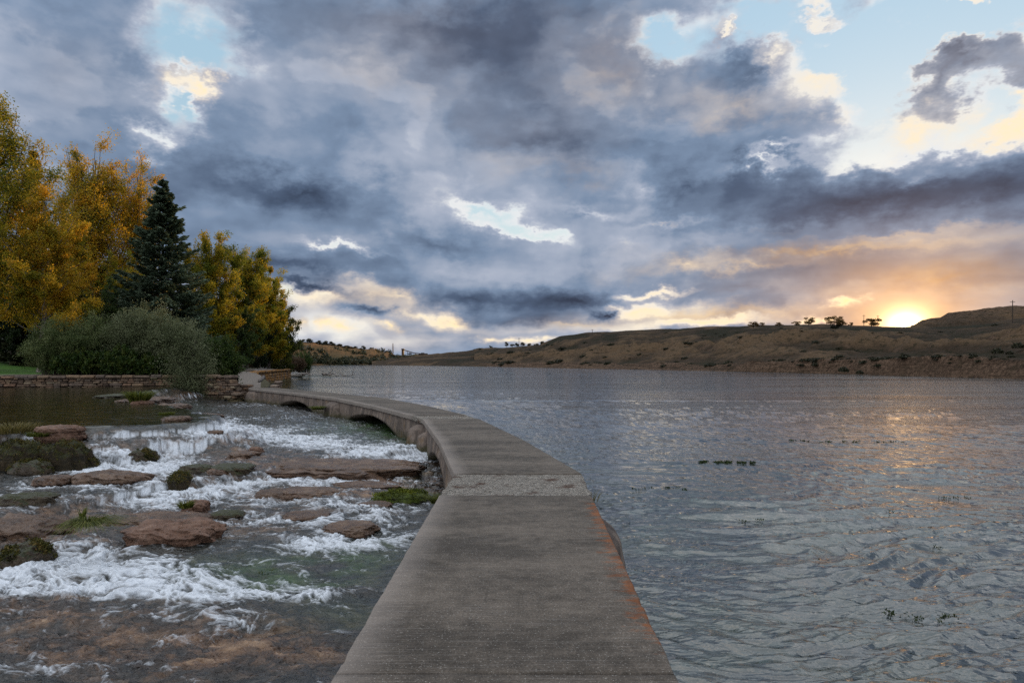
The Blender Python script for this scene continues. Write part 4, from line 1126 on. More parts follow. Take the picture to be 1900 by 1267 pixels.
def curve_pts(p0, dirv, L, n, rng, up=.0, wob=.10):
    p = np.array(p0, float); d = norm(np.array(dirv, float)); out = [p.copy()]
    for i in range(n):
        d = norm(d+np.array([0, 0, up/n])+rng.normal(size=3)*wob/math.sqrt(n)); p = p+d*L/n; out.append(p.copy())
    return np.array(out)

def broadleaf(name, label, cat, loc, H, Rad, mat, bark, seed, crown0=.15, leaf=.13, nleaf=38000, upright=.8, group=None, shape='oval',
              clump=.55, lean=(0, 0), trunk_r=None, nl=46, tuft=.42):
    """trunk > limbs > twigs; the leaves sit in tufts along the twigs, so the crown has gaps and an uneven edge"""
    rng = np.random.default_rng(seed)
    root = empty(name, loc, label, cat, group)
    tr = trunk_r or H*.016
    n = 12; zt = np.linspace(0, H*.93, n)
    tx = np.cumsum(rng.normal(size=n))*H*.006+lean[0]*zt/H; ty = np.cumsum(rng.normal(size=n))*H*.006+lean[1]*zt/H
    tp = np.stack([tx-tx[0], ty-ty[0], zt-.3], 1)
    parts = [tube(tp, tr*(1-.92*(zt/H))*np.where(zt < .5, 1.25, 1), 8)]
    def env(h):   # crown radius at relative height
        if shape == 'oval': return Rad*np.sqrt(np.clip(1-((h-.55)/.50)**2, .02, 1))
        if shape == 'dome': return Rad*np.clip(1-((np.maximum(h-.45, 0))/.57)**2.2, .02, 1)**.6*np.clip(.55+h, 0, 1)
        if shape == 'cone': return Rad*np.clip(1.05-h, .03, 1)**.75
        return Rad*np.sqrt(np.clip(1-((h-.6)/.45)**2, .02, 1))
    tw_all = []; w_all = []
    for i in range(nl):
        h0 = crown0+(.90-crown0)*((i+rng.uniform(0, 1))/nl)**.9
        hp = h0*.80; ang = i*2.4+rng.normal()*.5
        base = np.array([np.interp(hp*H, zt, tp[:, 0]), np.interp(hp*H, zt, tp[:, 1]), hp*H-.3])
        htip = min(h0+rng.uniform(.02, .12), 1.0)
        rt = env(htip)*rng.uniform(.55, 1.12)
        tip = np.array([base[0]*.3+lean[0]*htip+math.cos(ang)*rt, base[1]*.3+lean[1]*htip+math.sin(ang)*rt, htip*H])
        m = 7; t = np.linspace(0, 1, m)[:, None]
        bend = base+(tip-base)*t; bend[:, 2] = base[2]+(tip[2]-base[2])*(t[:, 0]**(1.0+.5*upright)); bend += rng.normal(size=(m, 3))*.04*rt*t
        parts.append(tube(bend, np.linspace(tr*.38*(1-h0*.6), tr*.05, m), 5))
        k = rng.integers(7, 12)
        for j in range(k):
            t0 = rng.uniform(.25, 1.0); q = base+(tip-base)*t0; q[2] = np.interp(t0, t[:, 0], bend[:, 2])
            out = np.array([math.cos(ang), math.sin(ang), 0])*rng.uniform(.1, 1)+rng.normal(size=3)*.75; out[2] = abs(out[2])*.5+upright*rng.uniform(.4, 1.3)
            Lk = H*rng.uniform(.045, .105)*(.7+.5*(1-t0))
            tw = curve_pts(q, out, Lk, 4, rng, .3*upright, .35); tw_all.append(tw)
            parts.append(tube(tw, np.linspace(tr*.09, tr*.025, 5), 3))
    # leader shoots at the top
    T_ = np.array(tw_all)
    wts = rng.gamma(1.6, 1, len(T_)); wts /= wts.sum()
    pick = rng.choice(len(T_), nleaf, p=wts); s = rng.uniform(0, 4, nleaf)**1.0; i0 = np.minimum(s.astype(int), 3); fr = (s-i0)[:, None]
    c = T_[pick, i0]*(1-fr)+T_[pick, i0+1]*fr
    rad = tuft*H/20*rng.uniform(.5, 1.3, len(T_))[pick][:, None]
    c = c+norm(rng.normal(size=(nleaf, 3)))*rad*(rng.uniform(0, 1, (nleaf, 1))**.6)*np.array([1, 1, .8])
    rn = np.clip(rng.uniform(0, 1, len(T_))[pick]*.72+rng.uniform(0, .28, nleaf), 0, 1)
    V, Fc = leaves(c, leaf, rng)
    tv, tf = merge(parts)
    link('trunk', new_mesh('trunk', tv, tf, bark, True), root)
    link('crown', leaf_mesh('crown', V, Fc, mat, rn), root)
    return root

def spruce(name, label, loc, H, Rad, mat, bark, seed, n_whorl=34, group=None, dens=1.0):
    rng = np.random.default_rng(seed); root = empty(name, loc, label, 'tree', group)
    zt = np.linspace(-.3, H, 14); parts = [tube(np.stack([0*zt, 0*zt, zt], 1), np.linspace(H*.016, .01, 14), 8)]
    C, A, Rn = [], [], []
    for w in range(n_whorl):
        h = .04+.95*(w/n_whorl)**.92; r = Rad*(1-h)**.85*1.02+.06
        nb = int(7+5*(1-h)); h = h+rng.normal()*.004
        for j in range(nb):
            ang = j*2*math.pi/nb+w*1.7+rng.normal()*.2; rr = r*rng.uniform(.60, 1.22); hj = h; h = np.clip(hj+rng.normal()*.014, .02, .985)
            m = 10; t = np.linspace(0, 1, m)
            zz = h*H + rr*(-.42*t+.34*t**2.6)*rng.uniform(.8, 1.2)*(1.2-h) + rr*.5*h*t
            bx = rr*t*math.cos(ang); by = rr*t*math.sin(ang)
            br = np.stack([bx, by, zz], 1)
            parts.append(tube(br[::3], np.linspace(.045*(1-h)+.01, .006, len(br[::3])), 4))
            # side sprays hang from the bough
            ns = int((18+56*rr/Rad)*dens*2.4)
            s = rng.uniform(.12, 1, ns)**.75; i0 = np.minimum((s*(m-1)).astype(int), m-2); fr = (s*(m-1)-i0)[:, None]
            q = br[i0]*(1-fr)+br[i0+1]*fr
            side = rng.choice([-1, 1], ns)*rng.uniform(0, 1, ns)**.7
            wid = rr*.26*np.sin(np.clip(s, 0, 1)*math.pi*.86+.3)
            q = q+np.stack([-math.sin(ang)*side*wid, math.cos(ang)*side*wid, -.12*np.abs(side)*wid-rng.uniform(0, .10, ns)], 1)
            q = q+np.stack([math.cos(ang)*np.abs(side)*wid*.35, math.sin(ang)*np.abs(side)*wid*.35, 0*side], 1)
            ax = np.stack([math.cos(ang)-math.sin(ang)*side*1.1, math.sin(ang)+math.cos(ang)*side*1.1, np.full(ns, .05)], 1)
            h = hj; C.append(q); A.append(ax); Rn.append(np.clip(rng.uniform()*.5+rng.uniform(0, .5, ns)*.7+.3*s-.1, 0, 1))
    C = np.concatenate(C); A = np.concatenate(A); Rn = np.concatenate(Rn)
    V1, F1 = leaves(C, .42*H/16, rng, .40, axis=A, spread=.35)
    tv, tf = merge(parts)
    link('trunk', new_mesh('trunk', tv, tf, bark, True), root)
    link('foliage', leaf_mesh('foliage', V1, F1, mat, Rn), root)
    return root

def shrub(name, label, loc, w, d, h, mat, bark, seed, nst=90, nleaf=16000, leaf=.075, aspect=.34, group=None, cat='shrub', spiky=.5, fol='foliage'):
    """many stems from the ground, each with its own arch and height, leaves along the upper part of each"""
    rng = np.random.default_rng(seed); root = empty(name, loc, label, cat, group)
    parts = []; ST = []
    for i in range(nst):
        a = rng.uniform(0, 2*math.pi); r = math.sqrt(rng.uniform(0, 1))
        bx, by = math.cos(a)*r*w*.28, math.sin(a)*r*d*.28
        hh = h*(1-.55*r**2.2)*rng.uniform(.72, 1.10)
        tx, ty = math.cos(a)*r*w*.5*rng.uniform(.85, 1.15), math.sin(a)*r*d*.5*rng.uniform(.85, 1.15)
        t = np.linspace(0, 1, 7)[:, None]
        p = np.concatenate([bx+(tx-bx)*t**1.3, by+(ty-by)*t**1.3, hh*np.sin(t*math.pi*.5)**.9], 1)+rng.normal(size=(7, 3))*.03*h*t
        ST.append(p); parts.append(tube(p, np.linspace(.022, .004, 7)*h/2.5, 4))
        for k in range(rng.integers(4, 8)):
            j = rng.integers(1, 6); q = curve_pts(p[j], rng.normal(size=3)+np.array([math.cos(a)*.6, math.sin(a)*.6, spiky*2.0]), h*rng.uniform(.14, .30), 6, rng, .25, .3)
            ST.append(q)
    ST = np.array(ST); n = nleaf
    pick = rng.integers(0, len(ST), n); s = rng.uniform(.8, 6, n); i0 = np.minimum(s.astype(int), 5); fr = (s-i0)[:, None]
    c = ST[pick, i0]*(1-fr)+ST[pick, i0+1]*fr; ax = ST[pick, i0+1]-ST[pick, i0]
    c = c+rng.normal(size=(n, 3))*.06*h/2.5*1.6
    V, Fc = leaves(c, leaf, rng, aspect, axis=norm(ax)*1.0, spread=.65)
    rn = np.clip(rng.uniform(0, 1, len(ST))[pick]*.7+rng.uniform(0, .3, n), 0, 1)
    tv, tf = merge(parts)
    link('stems', new_mesh('stems', tv, tf, bark, True), root)
    link(fol, leaf_mesh(fol, V, Fc, mat, rn), root)
    return root

M_gold = leaf_material('gold green leaves', [(.09, .11, .012), (.24, .20, .014), (.50, .33, .020), (.58, .30, .018), (.32, .26, .02)], .5)
M_gold2 = leaf_material('olive gold leaves', [(.055, .080, .012), (.14, .16, .014), (.34, .27, .018), (.48, .27, .016)], .5)
M_olive = leaf_material('olive green leaves', [(.020, .032, .006), (.050, .065, .010), (.10, .105, .016), (.15, .12, .018)], .45)
M_green = leaf_material('green leaves', [(.012, .026, .006), (.030, .055, .010), (.060, .090, .018), (.085, .115, .03)], .4)
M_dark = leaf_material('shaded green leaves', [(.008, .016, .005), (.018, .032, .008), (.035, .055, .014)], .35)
M_spruce = leaf_material('blue spruce needles', [(.018, .030, .016), (.046, .068, .038), (.090, .125, .078), (.14, .18, .12)], .12, .6)
M_spruced = leaf_material('dark spruce needles', [(.010, .014, .006), (.025, .030, .010), (.045, .045, .014)], .15, .6)
M_silver = leaf_material('silver leaves', [(.034, .044, .018), (.085, .100, .042), (.155, .172, .088), (.24, .25, .15)], .3, .6)
M_silverg = leaf_material('silver green leaves', [(.022, .036, .010), (.060, .085, .024), (.12, .145, .050), (.19, .20, .09)], .3, .6)
M_ivy = leaf_material('low dark leaves', [(.010, .022, .004), (.025, .050, .008), (.055, .085, .014), (.12, .13, .03)], .35)
M_red_l = leaf_material('russet leaves', [(.05, .030, .018), (.10, .06, .035), (.13, .09, .05)], .35)
M_reed = leaf_material('reed grass', [(.035, .05, .008), (.085, .10, .014), (.16, .16, .032)], .4)
M_bark = bark_material('grey bark', (.035, .028, .022), (.12, .10, .08))
M_barkp = bark_material('pale bark', (.09, .07, .06), (.26, .22, .19))
M_barkd = bark_material('dark bark', (.02, .015, .012), (.06, .045, .035))

def gz(x, y): return float(bank_z(np.array([[x]]), np.array([[y]]))[0, 0])
def place(px, d): x = X(px, d); return (x, d, gz(x, d))
def hgt(pytop, d, z0): return Zp(pytop, d)-z0
def bl(px, d, top, radpx, label, seed, mat, bark=None, name='broadleaf_tree', **kw):
    loc = place(px, d); H = hgt(top, d, loc[2])
    return broadleaf(name, label, 'tree', loc, H, radpx/F*d, mat, bark or M_bark, seed, group='trees on the left bank', **kw)
bl(-20, 50, 160, 105, 'tall golden tree cut by the left edge, its top the highest of all', 11, M_gold2, crown0=.22, nleaf=70000, leaf=.16, nl=54, shape='dome', upright=.5, tuft=.9)
bl(72, 50, 345, 95, 'golden tree with a thin pale trunk showing below its crown', 12, M_gold, M_barkp, name='birch_tree', crown0=.24, nleaf=60000, leaf=.14, trunk_r=.17, upright=.6, nl=46, shape='oval', tuft=.9)
bl(165, 70, 258, 82, 'tall golden poplar with a round feathery top behind the golden tree with the pale trunk', 13, M_gold, name='poplar_tree', crown0=.10, nleaf=90000, leaf=.19, upright=1.4, nl=86, shape='dome', tuft=.80)
bl(258, 74, 296, 48, 'narrow golden poplar just left of the dark spruce tip', 14, M_gold, name='poplar_tree', crown0=.10, nleaf=46000, leaf=.19, upright=1.5, nl=56, shape='dome', tuft=.75)
bl(105, 62, 430, 75, 'lower golden tree filling in under the tall poplar', 15, M_gold, crown0=.12, nleaf=40000, leaf=.16, upright=.8, tuft=.9)
bl(225, 66, 470, 50, 'brownish gold tree half hidden behind the left boughs of the spruce', 16, M_gold2, crown0=.15, nleaf=26000, leaf=.16, upright=1.0, tuft=.8)
bl(400, 76, 428, 62, 'golden green poplar right behind the spruce', 17, M_gold2, name='poplar_tree', crown0=.10, nleaf=62000, leaf=.20, upright=1.2, nl=66, shape='dome', tuft=.75)
bl(458, 84, 445, 50, 'golden green poplar with a knobbly top, second from the right end of the trees', 18, M_gold2, name='poplar_tree', crown0=.08, nleaf=56000, leaf=.21, upright=1.1, nl=60, shape='dome', tuft=.75)
bl(498, 92, 500, 44, 'orange topped tree at the right end of the row', 19, M_gold2, crown0=.08, nleaf=50000, leaf=.22, upright=.9, nl=54, shape='oval', tuft=.8)
bl(520, 97, 562, 46, 'dark green tree lowest at the right end of the row, over the shore', 20, M_olive, crown0=.04, nleaf=30000, leaf=.21, upright=.6, nl=44, shape='oval', tuft=.9)
bl(440, 78, 560, 55, 'green tree standing low in front of the poplars, right of the spruce', 21, M_green, crown0=.05, nleaf=30000, leaf=.17, upright=.9, nl=44, tuft=.8)
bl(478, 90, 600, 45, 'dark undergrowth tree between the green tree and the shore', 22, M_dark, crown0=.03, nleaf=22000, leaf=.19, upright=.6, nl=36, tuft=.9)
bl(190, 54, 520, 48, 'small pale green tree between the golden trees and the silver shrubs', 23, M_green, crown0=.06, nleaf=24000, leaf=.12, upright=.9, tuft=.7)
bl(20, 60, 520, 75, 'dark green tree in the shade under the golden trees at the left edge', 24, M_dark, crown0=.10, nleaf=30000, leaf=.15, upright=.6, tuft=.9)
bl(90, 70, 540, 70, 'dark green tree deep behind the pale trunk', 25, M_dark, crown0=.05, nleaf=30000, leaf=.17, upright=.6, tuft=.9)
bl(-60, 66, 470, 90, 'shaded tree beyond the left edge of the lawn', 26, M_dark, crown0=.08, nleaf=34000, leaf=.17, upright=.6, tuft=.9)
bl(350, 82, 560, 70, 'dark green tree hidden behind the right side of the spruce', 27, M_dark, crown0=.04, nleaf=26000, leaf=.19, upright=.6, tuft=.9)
l = place(302, 58); spruce('spruce_tree', 'big blue green spruce with a pointed tip in the middle of the trees', l, hgt(333, 58, l[2]), 112/F*58, M_spruce, M_barkd, 31, 42, 'trees on the left bank')
l = place(62, 62); spruce('spruce_tree', 'dark narrow spruce behind the golden trees near the left edge', l, hgt(272, 62, l[2]), 62/F*62, M_spruced, M_barkd, 32, 34, 'trees on the left bank', .7)
# far shaded wood closing the view between the trunks
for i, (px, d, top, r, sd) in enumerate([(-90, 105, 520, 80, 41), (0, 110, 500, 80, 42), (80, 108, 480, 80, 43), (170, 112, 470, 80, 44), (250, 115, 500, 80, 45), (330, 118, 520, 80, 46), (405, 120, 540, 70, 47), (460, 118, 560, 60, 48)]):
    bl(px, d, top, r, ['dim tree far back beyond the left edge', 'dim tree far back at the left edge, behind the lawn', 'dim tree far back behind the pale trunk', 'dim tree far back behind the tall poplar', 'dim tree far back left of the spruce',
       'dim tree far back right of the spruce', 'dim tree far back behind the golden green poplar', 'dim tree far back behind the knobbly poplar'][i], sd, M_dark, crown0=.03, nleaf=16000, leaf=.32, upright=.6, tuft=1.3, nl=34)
SG = 'shrubs behind the stone wall'
def sh(px, d, top, wpx, label, seed, mat, zoff=0.0, **kw):
    x = X(px, d); z0 = gz(x, d)-.05+zoff
    return shrub(kw.pop('name', 'shrub'), label, (x, d, z0), wpx/F*d, kw.pop('dd', 2.6), hgt(top, d, z0), mat, M_barkd, seed, group=SG, **kw)
sh(112, 43.6, 606, 130, 'grey green shrub nearest the lawn, left end of the shrub bank', 51, M_silverg, nleaf=46000, leaf=.12, nst=70)
sh(175, 44.6, 596, 130, 'green and silver shrub with soft top, second from the left', 52, M_silverg, nleaf=46000, leaf=.12)
sh(262, 44.4, 578, 150, 'tallest silver shrub of the bank, under the spruce', 53, M_silver, nleaf=64000, leaf=.12, nst=90)
sh(325, 43.9, 600, 110, 'silver shrub with long upright shoots right of the tallest one', 54, M_silver, nleaf=48000, leaf=.12)
sh(350, 43.0, 634, 84, 'silver shrub spilling down over the stone wall', 55, M_silver, -.45, nleaf=50000, leaf=.11, dd=1.5, nst=130)
sh(404, 44.6, 634, 88, 'bright green shrub at the right end of the bank beside the ramp', 56, M_green, nleaf=30000, leaf=.14, aspect=.5, dd=2.4)
sh(150, 42.7, 655, 130, 'low dark green bush in front of the grey green shrub, over the wall', 57, M_ivy, nleaf=24000, leaf=.13, aspect=.6, dd=1.6, nst=70)
sh(225, 42.9, 650, 120, 'low leafy bush with pale flowers in front of the tallest silver shrub', 58, M_ivy, nleaf=24000, leaf=.13, aspect=.6, dd=1.6, nst=70)
sh(290, 43.0, 662, 90, 'low dark bush between the leafy bush and the overhanging silver shrub', 59, M_ivy, nleaf=16000, leaf=.13, aspect=.6, dd=1.4, nst=60)
# shore bushes further on
l = (X(549, 106), 106, .1); shrub('shrub', 'russet brown bush on the shore at the end of the lichen wall', l, 3.4, 2.6, Zp(662, 106)-.1, M_red_l, M_barkd, 61, 70, 9000, .16, .5, group='bushes on the far shore')
l = (X(562, 112), 112, -.1); shrub('shrub', 'green bush leaning over the water behind the russet one', l, 3.0, 2.6, Zp(655, 112)+.1, M_green, M_barkd, 62, 60, 7000, .2, .5, group='bushes on the far shore')
l = (X(500, 99), 99, .6); shrub('shrub', 'yellow green bush under the trees behind the lichen wall', l, 3.2, 2.6, Zp(655, 99)-.6, M_ivy, M_barkd, 63, 60, 7000, .18, .5, group='bushes on the far shore')
l = (X(470, 96), 96, .6); shrub('shrub', 'pinkish dry bush beside the yellow green one under the trees', l, 2.0, 2.0, Zp(660, 96)-.6, M_red_l, M_barkd, 64, 50, 4000, .16, .5, group='bushes on the far shore')

# ------------------------------------------------------------------ grasses and water plants
def blades(name, label, cat, loc, r, h, n, mat, seed, lean=(0, 0), width=.012, flat=.2, group=None):
    """tuft of arching blades"""
    rng = np.random.default_rng(seed)
    a = rng.uniform(0, 2*math.pi, n); rr = r*np.sqrt(rng.uniform(0, 1, n)); L = h*rng.uniform(.5, 1.15, n)
    bx, by = rr*np.cos(a), rr*np.sin(a); out = rng.uniform(.2, 1.0, n)*(.4+flat)
    m = 5; t = np.linspace(0, 1, m)[None, :]
    cx = bx[:, None]+(np.cos(a)*out)[:, None]*L[:, None]*t**1.7+lean[0]*L[:, None]*t**1.5
    cy = by[:, None]+(np.sin(a)*out)[:, None]*L[:, None]*t**1.7+lean[1]*L[:, None]*t**1.5
    cz = L[:, None]*(t-.35*flat*t**2.5*2)-.03
    w = width*(1-t**1.5)+.001; wa = rng.uniform(0, math.pi, n)[:, None]
    p = np.stack([cx, cy, cz], -1); o = np.stack([np.cos(wa)*w, np.sin(wa)*w, 0*w*wa], -1)
    V = np.stack([p-o, p+o], 2).reshape(-1, 3); idx = np.arange(n*m*2).reshape(n, m, 2)
    Fc = np.stack([idx[:, :-1, 0], idx[:, :-1, 1], idx[:, 1:, 1], idx[:, 1:, 0]], -1).reshape(-1, 4)
    me = new_mesh(name, V, Fc, mat, False, attrs={'rnd': np.repeat(rng.uniform(0, 1, n), m*2)})
    return tag(link(name, me, None, loc), label, cat, group)
M_straw = leaf_material('dry tan grass', [(.06, .055, .015), (.14, .115, .035), (.22, .165, .06)], .35)
def wl(px, py, zz):
    x, d = GP(px, py, zz); return (x, d, zz)
GT = 'grass tufts on the rocks'
blades('grass_tuft', 'bright green grass tuft on the ledge in front of the stone wall', 'grass tuft', wl(258, 747, .14), .30, .62, 900, M_reed, 71, width=.014, flat=.45, group=GT)
blades('grass_tuft', 'trailing yellow green grass clump beside the lower waterfall', 'grass tuft', wl(165, 968, -.36), .16, .26, 420, M_reed, 72, (.9, -1.1), .004, 1.2, GT)
blades('grass_tuft', 'single leafy stalk standing above the trailing grass clump', 'grass tuft', wl(152, 958, -.34), .03, .15, 24, M_reed, 73, width=.010, flat=.1, group=GT)
blades('grass_tuft', 'tan dry grass on the mossy bank at the left edge', 'grass tuft', wl(22, 800, .06), .45, .30, 700, M_straw, 74, width=.007, flat=.5, group=GT)
blades('grass_tuft', 'olive grass on the mossy boulder, right of the tan dry grass', 'grass tuft', wl(75, 806, .02), .25, .16, 400, M_reed, 75, (.2, -.3), .010, .7, GT)
blades('grass_tuft', 'green grass on the right end of the waterfall lip', 'grass tuft', wl(308, 770, .08), .18, .18, 260, M_reed, 76, (.2, -.2), .010, .5, GT)
blades('grass_tuft', 'brown sedge on the low rock right of the lip', 'grass tuft', wl(385, 783, -.1), .35, .18, 400, M_straw, 77, (.6, -.2), .010, .6, GT)
blades('grass_tuft', 'grass in the joint at the left edge of the pale rough strip', 'grass tuft', (-.95, 9.0, -.22), .12, .17, 500, M_reed, 78, (-.3, -.1), .003, .6, GT)
blades('grass_tuft', 'green sprig in the orange brown rock in the foam', 'grass tuft', wl(345, 938, -.42), .08, .14, 160, M_reed, 79, width=.008, flat=.5, group=GT)
blades('grass_tuft', 'dry twigs on the right edge of the pale rough strip', 'grass tuft', (1.02, 8.6, -.12), .08, .17, 26, M_straw, 80, (.2, 0), .003, .3, GT)
blades('grass_tuft', 'moss grass growing on the wide buttress between the far arches', 'grass tuft', (-8.55, 30.1, -.45), .25, .3, 300, M_reed, 81, (0, -.3), .02, .9, GT)
blades('grass_tuft', 'thin green weed standing in the green water near the big foam', 'grass tuft', wl(492, 1062, -.88), .08, .09, 24, M_reed, 82, (.4, 0), .006, .4, GT)
M_weed = leaf_material('water weed', [(.010, .018, .004), (.028, .045, .008), (.05, .075, .015)], .3)
def weed(px, py, wpx, dm, n, label, seed, leaf=.06, h=.07):
    rng = np.random.default_rng(seed); x, d = GP(px, py, RIV); w = wpx/F*d
    k = max(1, min(n//14, int(w/.08))); h *= .7; n = int(n*.7); cx = (np.linspace(-w/2, w/2, k) if k > 1 else np.zeros(1))+rng.normal(0, .07, k); cy = rng.normal(0, dm*.3, k)
    pick = rng.integers(0, k, n)
    c = np.stack([cx[pick]+rng.normal(0, .035, n), cy[pick]+rng.normal(0, .035, n), rng.uniform(-.01, h, n)*rng.uniform(.3, 1, k)[pick]], 1)
    V, Fc = leaves(c, leaf, rng, .4, axis=np.tile([0, 0, .6], (n, 1)), spread=.9)
    st, sf = tube(np.array([[-w/2, 0, -.05], [0, .01, -.05], [w/2, 0, -.05]]), np.array([.006, .006, .006]), 4)
    rn = np.concatenate([np.repeat(rng.uniform(0, 1, n), 4), np.zeros(len(st))])
    me = new_mesh('water_plant', np.concatenate([V, st]), np.concatenate([Fc, sf+len(V)]), M_weed, False, attrs={'rnd': rn})
    tag(link('water_plant', me, None, (x, d, RIV+.02)), label, 'water plant', 'water plants breaking the river surface')
weed(1343, 861, 92, .45, 900, 'long dense strip of floating weed, the largest on the river', 91)
weed(1222, 908, 60, .3, 90, 'broken row of weed sprigs between the walkway and the open river', 92, .055)
weed(1246, 910, 20, .2, 60, 'taller clump at the right end of the broken row of sprigs', 93, .05, .10)
weed(1266, 912, 12, .2, 50, 'small sprig right of the taller clump', 94, .06, .09)
for i, (px, py, w, n, lb) in enumerate([(1483, 819, 26, 70, 'thin weed line leftmost of the four far ones'), (1533, 821, 18, 50, 'thin weed line second from the left of the four far ones'), (1577, 820, 22, 50, 'thin weed line third from the left of the four far ones'), (1654, 822, 34, 80, 'thin weed line rightmost of the four far ones')]):
    weed(px, py, w, .3, n, lb, 95+i, .07, .045)
for i, (px, py, w, n, lb) in enumerate([(1385, 968, 18, 40, 'weed sprigs below and right of the broken row'), (1407, 969, 8, 34, 'upright sprig right of the weed sprigs'), (1765, 925, 44, 80, 'weed sprigs in the golden reflection near the right edge'), (1792, 927, 10, 24, 'lone sprig at the right end of the golden reflection'), (1657, 953, 14, 26, 'dark sprig left of the golden reflection sprigs'),
                                        (1640, 1143, 14, 50, 'leafy sprig leftmost of the near group by the bottom right'), (1686, 1145, 12, 34, 'upright sprig second of the near group by the bottom right'), (1716, 1148, 12, 44, 'tallest upright sprig of the near group by the bottom right'), (1740, 1162, 6, 16, 'tiny stalk at the right end of the near group'), (1737, 1022, 12, 26, 'sprig above the near group toward the right edge')]):
    weed(px, py, w, .12, n, lb, 101+i, .035, .07)
# driftwood and gravel spit off the end of the lichen wall
def spit():
    rng = np.random.default_rng(5); n, m = 50, 16
    u = np.linspace(0, 1, n)[:, None]; v = np.linspace(-1, 1, m)[None, :]
    x0, x1 = X(545, 118), X(650, 119)
    Xs = x0+(x1-x0)*u+0*v; Ys = 117.5+v*3.2*(1-u*.75)+.5*u; Z = RIV+.22*(1-v*v)*(1-u)**.6+.06*fbm(Xs*1.5, Ys*1.5, 3, 6)-.10*np.abs(v)**3-.05
    me = new_mesh('gravel_spit', np.stack([Xs+0*v, Ys, Z], -1).reshape(-1, 3), grid_faces(n, m), M_rockmoss); tag(link('gravel_spit', me), kind='structure')
spit()
def log(px0, px1, d, z, r, label, seed, name='driftwood', bend=.2):
    rng = np.random.default_rng(seed); x0, x1 = X(px0, d), X(px1, d); t = np.linspace(0, 1, 12)
    p = np.stack([x0+(x1-x0)*t, d+bend*np.sin(t*5), z+.10*np.sin(t*4+seed)+.06*rng.normal(size=12)], 1)
    parts = [tube(p, np.linspace(r, r*.35, 12), 7)]
    for k in range(3):
        j = rng.integers(3, 10); q = curve_pts(p[j], rng.normal(size=3)*[.8, .3, .6]+[0, 0, .5], r*9*rng.uniform(.6, 1.2), 5, rng, 0, .4); parts.append(tube(q, np.linspace(r*.5, r*.12, 6), 5))
    V, Fc = merge(parts); tag(link(name, new_mesh(name, V, Fc, M_barkp)), label, 'driftwood', 'driftwood on the spit')
log(598, 622, 118, -.45, .18, 'thick grey driftwood log at the middle of the spit', 3)
log(615, 662, 118.5, -.72, .12, 'long thin driftwood log pointing out over the water', 4)
log(560, 578, 117, -.50, .20, 'dark driftwood stump beside the russet bush', 6)
V, Fc = tube(np.array([[X(540, 112), 112, -.55], [X(561, 112), 112, -.58]]), np.array([.28, .28]), 16)
tag(link('pipe', new_mesh('pipe', V, Fc, M_rough)), 'pale concrete pipe end lying at the foot of the lichen wall', 'pipe')

# ------------------------------------------------------------------ far side: trees, poles, works
M_fartree = leaf_material('far tree leaves', [(.012, .014, .007), (.028, .028, .012), (.05, .045, .02)], .3)
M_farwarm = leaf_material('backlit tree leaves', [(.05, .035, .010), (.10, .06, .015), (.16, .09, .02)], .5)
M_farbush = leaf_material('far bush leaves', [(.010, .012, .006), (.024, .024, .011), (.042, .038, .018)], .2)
def small_tree_mesh(seed, n=1500, warm=False, squat=.8):
    """unit tree (height 1): a trunk, a few limbs and a lumpy, open crown"""
    rng = np.random.default_rng(seed); parts = [tube(np.array([[0, 0, -.1], [.01, 0, .3], [0, .01, .75]]), np.array([.035, .028, .010]), 6)]; cl = []
    for i in range(11):
        a = rng.uniform(0, 6.28); h = rng.uniform(.26, .86); r = squat*.52*math.sqrt(max(0, 1-((h-.55)/.5)**2))*rng.uniform(.4, 1)
        c = np.array([math.cos(a)*r, math.sin(a)*r, h]); cl.append((c, rng.uniform(.17, .28)))
        parts.append(tube(np.array([[0, 0, h*.45], c*.6+[0, 0, h*.2], c]), np.array([.016, .010, .004]), 4))
    k = rng.integers(0, 11, n); C = np.array([cl[j][0] for j in k]); rr = np.array([cl[j][1] for j in k])[:, None]
    C = C+norm(rng.normal(size=(n, 3)))*rr*rng.uniform(0, 1, (n, 1))**.5*[1.2, 1.2, .8]
    V, Fc = leaves(C, .085, rng, .8); tv, tf = merge(parts)
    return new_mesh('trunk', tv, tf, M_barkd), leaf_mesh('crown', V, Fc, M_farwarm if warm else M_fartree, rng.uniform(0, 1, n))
TM = [small_tree_mesh(300+i, squat=[.8, 1.1, .6, 1.0][i]) for i in range(4)]; TW = [small_tree_mesh(310+i, warm=True, squat=1.25) for i in range(2)]
def far_tree(px, py_base, py_top, d, label, group, kind=0, warm=False, wide=1.0):
    z = Zp(py_base, d); h = (py_base-py_top)/F*d
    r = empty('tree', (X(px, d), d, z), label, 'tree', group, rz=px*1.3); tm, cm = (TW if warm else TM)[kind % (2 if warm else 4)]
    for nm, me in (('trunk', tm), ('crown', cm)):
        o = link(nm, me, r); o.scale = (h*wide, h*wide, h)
GR = 'trees along the ridge of the right hill'
